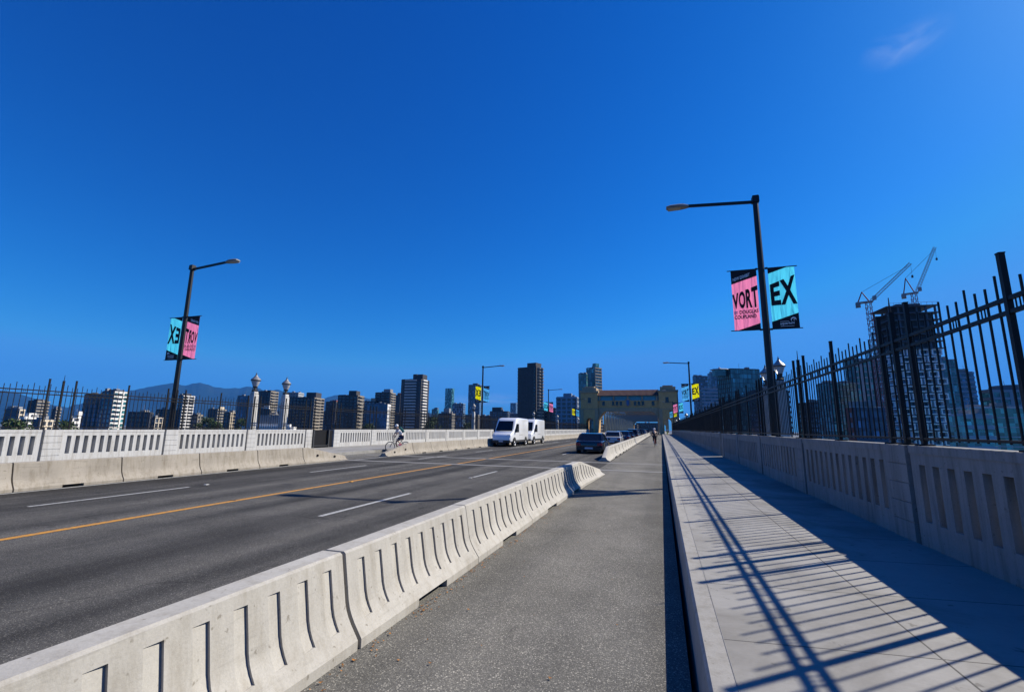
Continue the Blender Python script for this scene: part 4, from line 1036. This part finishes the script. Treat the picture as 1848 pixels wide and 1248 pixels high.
B('low dark blue block below the dotted tower', 463, 486, 489, 738, 400, ('grid', 'skin_dark'), ('grid', 'skin_dark'), phi=15, pent=[(474, 484, 733, 'skin_white')])
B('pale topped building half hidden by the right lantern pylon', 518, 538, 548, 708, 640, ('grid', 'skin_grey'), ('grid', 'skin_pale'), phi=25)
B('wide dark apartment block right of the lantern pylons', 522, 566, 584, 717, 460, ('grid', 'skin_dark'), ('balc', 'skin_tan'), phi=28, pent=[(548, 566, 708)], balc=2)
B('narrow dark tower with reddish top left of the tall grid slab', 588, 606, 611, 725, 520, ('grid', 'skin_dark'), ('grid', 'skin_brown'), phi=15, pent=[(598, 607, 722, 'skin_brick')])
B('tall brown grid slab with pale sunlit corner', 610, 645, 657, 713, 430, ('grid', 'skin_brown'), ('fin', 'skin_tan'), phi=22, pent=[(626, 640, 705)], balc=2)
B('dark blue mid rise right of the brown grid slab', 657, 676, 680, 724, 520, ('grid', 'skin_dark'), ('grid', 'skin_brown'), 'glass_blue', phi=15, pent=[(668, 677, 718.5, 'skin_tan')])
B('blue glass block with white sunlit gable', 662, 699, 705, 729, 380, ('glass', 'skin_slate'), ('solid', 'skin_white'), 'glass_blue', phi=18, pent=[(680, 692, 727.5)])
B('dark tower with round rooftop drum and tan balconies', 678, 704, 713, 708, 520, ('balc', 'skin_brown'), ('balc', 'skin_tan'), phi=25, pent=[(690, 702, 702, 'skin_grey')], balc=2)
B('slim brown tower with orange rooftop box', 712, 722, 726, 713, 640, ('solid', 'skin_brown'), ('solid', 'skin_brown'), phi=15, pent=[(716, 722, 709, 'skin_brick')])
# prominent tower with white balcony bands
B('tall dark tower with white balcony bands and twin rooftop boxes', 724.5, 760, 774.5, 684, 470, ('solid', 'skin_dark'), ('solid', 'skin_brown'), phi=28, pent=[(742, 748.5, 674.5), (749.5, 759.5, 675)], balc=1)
b = bearing(760); th = b+rad(28); tw = [o for o in bpy.data.objects if o.get('label', '').startswith('tall dark tower with white')][0]
zt = height_at(760, 684, 470)-GZ
for i in range(24):
    mb = MB(); z = zt-1.4-2.9*i; mb.box(-17.5, -4.5, -1.5, -.21, z-.25, z); mb.box(-17.5, -4.5, -1.5, -1.4, z, z+1.0); mb.build('balcony', 'skin_pale', tw)
B('small glass tower with pointed top right of the banded tower', 779, 789, 792, 738, 760, ('glass', 'skin_slate'), ('glass', 'skin_slate'), 'glass_teal', phi=15, pent=[(783, 789, 735.5)])
B('brown apartment block with rooftop box left of the teal tower', 791, 815, 821, 746, 460, ('grid', 'skin_brown'), ('grid', 'skin_tan'), phi=22, pent=[(799, 809, 737, 'skin_grey')])
B('blue glass office slab in front of the teal tower', 816, 836, 840, 728, 620, ('glass', 'skin_bluegrey'), ('glass', 'skin_pale'), 'glass_blue', phi=20)
# round teal tower
r = 980; b = bearing(811.8, 705); rr_ = r*(abs(bearing(820.2)-bearing(803.4)))/2; zt = height_at(812, 701, r)-GZ
t = thing('glass_tower', (r*math.sin(b), r*math.cos(b), GZ), 'slender round teal glass tower standing clear on the skyline', 'building')
mb = MB(); mb.lathe([(rr_,0),(rr_,zt),(rr_*.9,zt),(rr_*.9,zt-2),(0,zt-2)], 28); mb.build('glazing', 'glass_teal', t, smooth=True)
mb = MB()
for i in range(int(zt/3.6)): mb.lathe([(rr_-.1,zt-3.6*i-.25),(rr_+.12,zt-3.6*i-.25),(rr_+.12,zt-3.6*i),(rr_-.1,zt-3.6*i)], 28)
mb.build('floor_slab', 'skin_slate', t, fix=False)
B('blue glass tower behind the yellow banner', 845.5, 866, 870, 694, 700, ('glass', 'skin_slate'), ('glass', 'skin_bluegrey'), 'glass_blue', phi=15, pent=[(852, 861, 691.5)])
B('low dark domed block behind the vans', 884, 916, 920, 742, 560, ('grid', 'skin_dark'), ('grid', 'skin_dark'), 'glass_blue', phi=15, pent=[(887, 904, 735)])
B('distant pale blue tower left of the big round cornered tower', 921, 931, 936, 727, 1200, ('glass', 'skin_bluegrey'), ('glass', 'skin_bluegrey'), 'glass_blue', phi=15)
# big tower with rounded corners and bowed balconies
PYT = 670
r = 400; xs_ = 966; b = bearing(xs_, 670); th = b+rad(32); zt = height_at(xs_, 661, r)-GZ
t = thing('apartment_tower', (r*math.sin(b), r*math.cos(b), GZ), 'big brown tower with rounded corners and bowed balconies, left of the gateway', 'building', None, -th)
C = Vector((r*math.sin(b), r*math.cos(b)))
def ext(u, px):
    d2 = Vector((math.sin(bearing(px, PYT)), math.cos(bearing(px, PYT)))); return -(C.x*d2.y-C.y*d2.x)/(u.x*d2.y-u.y*d2.x)
wr = abs(ext(Vector((math.sin(th), math.cos(th))), 982)); wl_ = abs(ext(Vector((math.sin(th-math.pi/2), math.cos(th-math.pi/2))), 932.5))
def rrect(x0, x1, y0, y1, rad_, z, n=6):
    pts = []
    for cx_, cy_, a0 in ((x1-rad_, y0+rad_, -90), (x1-rad_, y1-rad_, 0), (x0+rad_, y1-rad_, 90), (x0+rad_, y0+rad_, 180)):
        for i in range(n+1): a = rad(a0+90*i/n); pts.append((cx_+rad_*math.cos(a), cy_+rad_*math.sin(a), z))
    return pts
mb = MB(); mb.loft([rrect(-wl_, 0, 0, wr, 2.5, 0), rrect(-wl_, 0, 0, wr, 2.5, zt)]); mb.build('glazing', 'glass_dark', t)
mb = MB()
for i in range(int(zt/2.75)):
    z = zt-2.75*i
    mb.loft([rrect(-wl_-.15, .15, -.15, wr+.15, 2.6, z-1.25), rrect(-wl_-.15, .15, -.15, wr+.15, 2.6, z)])
mb.build('wall_band', 'skin_brown', t)
mb = MB(); 
for k in range(9): a = -wl_+2.6+(wl_-5)*k/8; mb.box(a-.75, a+.75, -.22, .4, 0, zt-.05)
mb.box(.05, .5, .8, 2.0, 0, zt+.5); mb.build('pier', 'skin_brown', t)
for i in range(26):
    z = zt-1.4-2.75*i
    for k, c in enumerate((wr*.38, wr*.74)):
        mb = MB(); pts = [(.1, c-wr*.16)]+[(.1+1.7*math.sin(math.pi*j/6), c-wr*.16+wr*.32*j/6) for j in range(1, 6)]+[(.1, c+wr*.16)]
        mb.prism(pts, z-.2, z+.9, axis='z'); mb.build('balcony', 'skin_tan', t)
mb = MB(); mb.box(-wl_*.48, -.3, wr*.1, wr*.7, zt, height_at(xs_, 653.5, r)-GZ); mb.build('penthouse', 'skin_brown', t)
B('wide grid office block between big tower and gateway', 1004, 1041, 1044, 716, 330, ('grid', 'skin_bluegrey'), ('grid', 'skin_bluegrey'), 'glass_dark', phi=12, pent=[(1016, 1031, 710)])
B('low dark block behind the small pink banner', 976, 1001, 1005, 736, 420, ('grid', 'skin_dark'), ('grid', 'skin_dark'), phi=15)
B('dark blocks closing the view beyond the truss span', 1085, 1150, 1152, 766, 640, ('grid', 'skin_dark'), ('grid', 'skin_dark'), phi=14, pent=[(1095, 1110, 763)])
B('dark tower beyond the right end of the truss span', 1148, 1192, 1193, 763, 700, ('band', 'skin_dark'), ('band', 'skin_dark'), phi=14)
# stepped teal tower by the gateway
B('stepped teal glass tower rising behind the gateway, lower left step', 1044, 1058, 1062, 673.5, 420, ('glass', 'skin_slate'), ('glass', 'skin_slate'), 'glass_teal', phi=14)
B('stepped teal glass tower behind the gateway, upper step with sunlit edge', 1058, 1073, 1085, 662.5, 430, ('glass', 'skin_slate'), ('balc', 'skin_tan'), 'glass_teal', phi=40, pent=[(1067, 1073, 655.5, 'glass_teal')])
for lab, a, b_, c, y, rr, st in [('low dark roofs behind the white tower with teal corner', 232, 262, 266, 752, 620, 'skin_dark'), ('low slate block seen under the mountain right of the lamp post', 352, 384, 388, 756, 700, 'skin_slate'),
        ('low dark block filling the gap left of the blue glass slab', 404, 436, 440, 752, 760, 'skin_dark'), ('low slate block between the dotted tower and wide dark block', 500, 526, 530, 742, 760, 'skin_slate'),
        ('low dark block between the wide dark block and reddish topped tower', 574, 600, 604, 742, 700, 'skin_dark'), ('low dark terrace behind the brown grid slab', 636, 668, 672, 740, 760, 'skin_dark'),
        ('low slate terrace below the slim brown tower', 696, 730, 734, 742, 640, 'skin_slate'), ('low dark block right of the banded tower trees', 770, 798, 802, 752, 700, 'skin_dark'),
        ('low slate block under the yellow banner of the left lamp', 838, 862, 866, 748, 640, 'skin_slate'), ('low dark block between two lamp banners left of the big tower', 866, 890, 894, 750, 620, 'skin_dark'),
        ('low slate terrace right of the domed block', 912, 938, 942, 746, 640, 'skin_slate')]:
    B(lab, a, b_, c, y, rr, ('band', st), ('grid', 'skin_tan'), phi=20)
# --- right of the road
B('dark banded office tower left of the twin blue towers', 1250, 1256, 1277, 678, 480, ('glass', 'skin_slate'), ('band', 'skin_slate'), 'glass_blue', phi=62, name='office_tower')
B('lower banded blue block behind the yellow banner on the right', 1262, 1266, 1300, 700, 430, ('band', 'skin_slate'), ('band', 'skin_bluegrey'), 'glass_blue', phi=62)
B('round shouldered blue tower between two stepped blocks', 1277, 1283, 1298, 673, 560, ('glass', 'skin_bluegrey'), ('glass', 'skin_slate'), 'glass_blue', phi=60)
B('brown and glass hotel with stepped roof and small spire', 1294, 1318, 1371, 665, 330, ('fin', 'skin_brown'), ('glass', 'skin_brown'), 'glass_teal', phi=58)
r = 325; b = bearing(1307); zt = height_at(1307, 663, r)
t = thing('roof_pavilion', (r*math.sin(b), r*math.cos(b)+6, zt-2), 'small glass rooftop pavilion with pointed cap on the hotel', 'pavilion')
mb = MB(); mb.taper((0,0), -3, 1.2, 9, 9, 9, 9, n=8); mb.build('glazing', 'glass_teal', t)
mb = MB(); mb.taper((0,0), 1.25, 1.7, 12, 12, 11, 11, n=8); mb.taper((0,0), 1.7, 3.4, 2.6, 2.6, .2, .2, n=8); mb.build('cap', 'skin_pale', t)
B('long low office wing behind the right lantern pylons', 1352, 1366, 1424, 704, 300, ('band', 'skin_slate'), ('band', 'skin_slate'), 'glass_blue', phi=62)
B('teal glass tower left of the construction tower, lower step', 1474, 1496, 1545, 690, 260, ('glass', 'skin_slate'), ('glass', 'skin_bluegrey'), 'glass_teal', phi=58)
B('teal glass tower left of the construction tower, taller step', 1524, 1540, 1604, 648, 285, ('glass', 'skin_slate'), ('grid', 'skin_bluegrey'), 'glass_teal', phi=58)
B('low block with red brick end behind the right fence', 1528, 1541, 1596, 735, 170, ('solid', 'skin_brick'), ('grid', 'skin_slate'), 'glass_blue', phi=58, roofm='skin_pale')
B('dark low block behind the right fence near the lamp post', 1440, 1468, 1500, 726, 330, ('grid', 'skin_dark'), ('grid', 'skin_dark'), 'glass_blue', phi=50)
B('teal glass tower right of the construction tower', 1690, 1702, 1727, 649, 330, ('glass', 'skin_slate'), ('glass', 'skin_bluegrey'), 'glass_teal', phi=55)
B('banded slate tower to the right of the teal glass tower', 1722, 1730, 1758, 671, 400, ('band', 'skin_slate'), ('band', 'skin_bluegrey'), 'glass_blue', phi=58)
B('pale terraced block with curved roof at the right edge', 1768, 1790, 1860, 703, 260, ('band', 'skin_slate'), ('grid', 'skin_bluegrey'), 'glass_teal', phi=56, pent=[(1772, 1788, 697)])
B('green glass block low at the right edge behind the fence', 1716, 1752, 1880, 735, 210, ('glass', 'skin_pale'), ('glass', 'skin_pale'), 'glass_green', phi=58)
B('low green glass wing in front at the right edge', 1708, 1740, 1790, 748, 185, ('glass', 'skin_pale'), ('band', 'skin_pale'), 'glass_green', phi=58)

# construction tower with jigsaw frames
PYT = 556
r = 245; xs_ = 1602; b = bearing(xs_, 553); th = b+rad(62); zt = height_at(xs_, 553, r)-GZ
t = thing('construction_tower', (r*math.sin(b), r*math.cos(b), GZ), 'unfinished tower with staggered pale window frames and bare top floors', 'building', None, -th)
C = Vector((r*math.sin(b), r*math.cos(b))); wr = abs(ext(Vector((math.sin(th), math.cos(th))), 1692)); wl_ = abs(ext(Vector((math.sin(th-math.pi/2), math.cos(th-math.pi/2))), 1571))
fh = 3.0; zc_ = zt-6*fh
mb = MB(); mb.box(-wl_+.8, -.8, .8, wr-.8, 0, zc_); mb.build('glazing', 'glass_blue', t)
mb = MB(); mb.box(-wl_+1.6, -1.6, 1.6, wr-1.6, zc_+.01, zt-fh-.3); mb.build('inner_wall', 'skin_dark', t)
mb = MB(); mb.box(-wl_*.8, -wl_*.2, wr*.25, wr*.75, zt-fh, zt+1.5); mb.build('core', 'skin_dark', t)
for i in range(7):
    mb = MB(); z = zc_+i*fh; mb.box(-wl_-.3, .9, -.9, wr+.4, z-.28, z); 
    if i < 6:
        for k in range(6): y = .6+(wr-1.2)*k/5; mb.box(-.9, -.3, y-.3, y+.3, z, z+fh-.28); mb.box(-wl_+.3, -wl_+.9, y-.3, y+.3, z, z+fh-.28)
    mb.build('floor_slab', 'skin_slate', t)
fr = MB()
def frame(ax, a, b_, z, pos, out, d):
    w = .42
    for (p, q, za, zb) in ((a, b_, z, z+w), (a, b_, z+fh-.55-w, z+fh-.55), (a, a+w, z+w+.002, z+fh-.552-w), (b_-w, b_, z+w+.002, z+fh-.552-w)):
        lo, hi = sorted((pos+out*(-.9), pos+out*d))
        if ax == 'y': fr.box(lo, hi, p, q, za, zb)
        else: fr.box(p, q, lo, hi, za, zb)
nfl = int(zc_/fh)
for i in range(nfl-1):
    z = zc_-fh*(i+1)+.1
    for ax, ln, pos, out in (('y', wr, 0, 1), ('x', wl_, 0, -1), ('y', wr, -wl_, -1)):
        n = max(2, int(ln/4.4)); p = ln/n; off = (p*.5 if i % 2 else 0)
        for k in range(n):
            a = k*p+off; e = a+p*.80
            if e > ln+1.2: continue
            if ax == 'x': frame(ax, -e, -a, z, pos, out, .35+.35*((i*7+k*3) % 3))
            else: frame(ax, a, e, z, pos, out, .35+.35*((i*5+k*3) % 3))
fr.build('window_frame', 'skin_frame', t, fix=False)
mb = MB()
for k in range(10):
    y = wr*k/9; mb.tube((.6, y, zt), (.6, y, zt+1.3), .05, n=5)
mb.box(.55, .65, 0, wr, zt+1.2, zt+1.28); mb.build('guard_rail', 'crane_red', t)
# luffing cranes
def lattice(mb, p, q, w, n, m=0, bw=.16):
    p, q = Vector(p), Vector(q); a = (q-p).normalized(); u = Vector((0,0,1)) if abs(a.z) < .9 else Vector((1,0,0)); s = a.cross(u).normalized()*w/2; v = s.cross(a).normalized()*w/2
    cs = [s+v, s-v, -s-v, -s+v]
    for c in cs: mb.bar(p+c, q+c*.8, bw)
    for i in range(n):
        x, y = p.lerp(q, i/n), p.lerp(q, (i+1)/n)
        for k in range(4): mb.bar(x+cs[k], y+cs[(k+1) % 4], bw*.6); mb.bar(x+cs[k], x+cs[(k+1) % 4], bw*.6)
def crane(label, base_px, r, zbase, top_py, tip, afr, jibroot):
    b = bearing(base_px, top_py); X = Vector((r*math.sin(b), r*math.cos(b), 0)); side = Vector((math.cos(b), -math.sin(b), 0))
    def P(px, py):                     # a point in the vertical plane across the view through the mast
        k = r*math.tan(bearing(px, py)-b); d = math.hypot(r, k); return X+side*k+Vector((0, 0, height_at(px, py, d)))
    z0 = zbase; zt_ = P(base_px, top_py).z
    o = thing('tower_crane', (X.x, X.y, z0), label, 'crane', 'luffing cranes over the unfinished tower', 0, True)
    mb = MB(); lattice(mb, (X.x, X.y, z0), (X.x, X.y, zt_), 1.9, int((zt_-z0)/2.2), bw=.16); mb.build('mast', 'crane_red', o, fix=False)
    top = Vector((X.x, X.y, zt_))
    mb = MB(); mb.bar(top+side*-4.2+Vector((0,0,.3)), top+side*1.6+Vector((0,0,.3)), 1.8, .6); mb.build('slewing_deck', 'crane_white', o)
    mb = MB(); mb.bar(top+side*-4.3+Vector((0,0,-.7)), top+side*-2.6+Vector((0,0,-.7)), 2.2, 1.5); mb.build('counterweight', 'skin_grey', o)
    mb = MB(); mb.bar(top+side*1.0+Vector((0,-1.4,1.4)), top+side*2.3+Vector((0,-1.4,1.4)), 1.2, 1.6); mb.build('cab', 'crane_white', o)
    root = top+side*1.1+Vector((0,0,.7)); tp = P(*tip); ap = P(*afr)
    mb = MB(); lattice(mb, root, tp, 1.05, 18, bw=.10); mb.build('jib', 'crane_white', o, fix=False)
    mb = MB()
    for d in (-.7, .7):
        dv = Vector((side.y, -side.x, 0))*d; mb.bar(top+side*-3.4+dv+Vector((0,0,.6)), ap+dv*.3, .28); mb.bar(top+side*.3+dv+Vector((0,0,.6)), ap+dv*.3, .28)
    mb.build('a_frame', 'crane_red', o)
    mb = MB(); mb.tube(ap, root.lerp(tp, .93), .06, n=5); mb.tube(tp, tp+Vector((0,0,-5)), .04, n=5); mb.build('pendant_cable', 'gun_metal', o)
    mb = MB(); mb.bar(tp+Vector((0,0,-5)), tp+Vector((0,0,-6)), .5, .5); mb.build('hook_block', 'gun_metal', o)
crane('red and white luffing crane left of the unfinished tower, boom lower', 1567, 236, GZ, 546, (1643, 475), (1555, 527), None)
crane('red and white luffing crane on top of the unfinished tower, boom steeper', 1649, 268, zt+GZ-6, 530, (1687, 446), (1634, 502), None)

# white railing-like low building beyond the pylons
B('long low white ribbed wall beyond the lantern pylons', 440, 525, 530, 770, 70, ('fin', 'skin_white'), ('fin', 'skin_white'), phi=10, name='low_building')

# ------------------------------------------------------------------ trees below the bridge
def tree_mesh(seed, h, cr):
    rn = random.Random(seed)
    t = MB(); t.tube((0,0,-h*.62), (0,0,h*.1), .35, .12, 8)
    for i in range(7): a = rn.random()*6.28; t.tube((0,0,-h*.2+i*h*.05), (cr*.6*math.cos(a), cr*.6*math.sin(a), rn.uniform(0, h*.25)), .12, .03, 5)
    l = MB(); cl = []
    for i in range(26):
        a = rn.random()*6.28; e = rn.uniform(-.35, 1); rr = cr*math.sqrt(max(0, 1-(e*.9)**2))*rn.uniform(.35, 1); cl.append((rr*math.cos(a), rr*math.sin(a), e*h*.38, cr*rn.uniform(.22, .4)))
    for c in cl:
        for i in range(60):
            d = Vector((rn.gauss(0,1), rn.gauss(0,1), rn.gauss(0,1))).normalized()*c[3]*rn.uniform(.5, 1.1); p = Vector(c[:3])+d
            u = Vector((rn.gauss(0,1), rn.gauss(0,1), rn.gauss(0,1))).normalized(); v = u.cross(d).normalized() if u.cross(d).length > 1e-4 else Vector((1,0,0)); s_ = rn.uniform(.25, .5)
            l.add([p+u*s_, p+v*s_*.7, p-u*s_, p-v*s_*.7], [(0,1,2,3)])
    return t, l
tm = [tree_mesh(3, 14, 5), tree_mesh(5, 12, 4.5)]
tmesh = [(a.mesh('trunk', 'bark'), l.mesh('crown', 'leaves', fix=False)) for a, l in tm]
for i, (px, py, r, k, lab) in enumerate([(22, 768, 200, 0, 'dark green tree top at the far left edge above the parapet'), (372, 759, 300, 0, 'bushy green tree right of the cream tower'), (388, 763, 290, 1, 'small green tree among low roofs behind the left fence'),
        (437, 757, 320, 1, 'dark tree in front of the blue glass slab'), (782, 757, 330, 0, 'tall dark tree right of the banded tower'), (776, 764, 300, 1, 'lower dark tree at the foot of the banded tower'), (667, 766, 300, 1, 'dark tree below the blue glass block'),
        (112, 768, 240, 0, 'green tree behind the left fence posts'), (1128, 770, 460, 1, 'distant green tree seen through the gateway'), (846, 768, 300, 0, 'dark tree below the yellow banner')]):
    b = bearing(px); z = height_at(px, py, r)-4.5
    o = thing('tree', (r*math.sin(b), r*math.cos(b), z), lab, 'tree', 'trees below the bridge', random.random()*6)
    for nm, me in zip(('trunk', 'crown'), tmesh[k]):
        c = bpy.data.objects.new(nm, me); COL.objects.link(c); c.parent = o

# ------------------------------------------------------------------ mountains
prof = [(-700,735),(-400,700),(-200,722),(-60,700),(0,706),(25,711),(52,719),(78,728),(92,732),(117,735),(146,726),(175,716),(205,708),(233,703),(277,694.5),(300,690.5),(325,696),(338,692),(351,690.8),(362,694),(383,699.5),(400,702),(425,700),(446,697.5),(454,699),
        (471,705),(492,703.5),(504,706.5),(521,714),(550,724),(579,720),(600,714),(618,713),(650,718),(700,728),(750,742),(800,752),(900,760),(1050,766)]
def ridge(px):
    for (a, ya), (b_, yb) in zip(prof[:-1], prof[1:]):
        if a <= px <= b_: return ya+(yb-ya)*(px-a)/(b_-a)
    return prof[-1][1]
mb = MB(); NB, NR = 420, 34; r0, rc, r1 = 7200, 11000, 13200
for j in range(NR+1):
    r = r0+(r1-r0)*j/NR
    for i in range(NB+1):
        px = -700+1750*i/NB; b = bearing(px); zc = max(10, height_at(px, ridge(px)-5, rc)+noise.noise((i*.35, 3, 1))*18)
        s = (r-r0)/(rc-r0); s = s if s <= 1 else max(0, 1-(r-rc)/(r1-rc))
        x, y = r*math.sin(b), r*math.cos(b); gully = noise.fractal((x*.0011, y*.0011, 2.), 1, 2, 6)
        z = zc*(s**1.15)+(gully*210*s*(1-s)*2.2 if r <= rc else 0)
        mb.v.append((x, y, GZ+max(-2, z-GZ*0)))
for j in range(NR):
    for i in range(NB): a = j*(NB+1)+i; mb.f.append((a, a+1, a+NB+2, a+NB+1)); mb.m.append(0)
tag(mb.build('mountains', 'mountain', smooth=False), kind='structure')

# ------------------------------------------------------------------ air
hz = MB(); hz.box(-15900, 15900, -15900, 15900, GZ-3, 1500)
m = bpy.data.materials.new('haze'); m.use_nodes = True; t = m.node_tree; t.nodes.clear()
pv = nd(t, 'ShaderNodeVolumePrincipled'); pv.inputs['Color'].default_value = (.07, .36, 1, 1); pv.inputs['Density'].default_value = 5.5e-5; pv.inputs['Anisotropy'].default_value = .0
ou = nd(t, 'ShaderNodeOutputMaterial'); t.links.new(pv.outputs[0], ou.inputs['Volume']); MATS['haze'] = m
tag(hz.build('haze', 'haze'), label='thin blue air between the bridge and the mountains', kind='stuff')
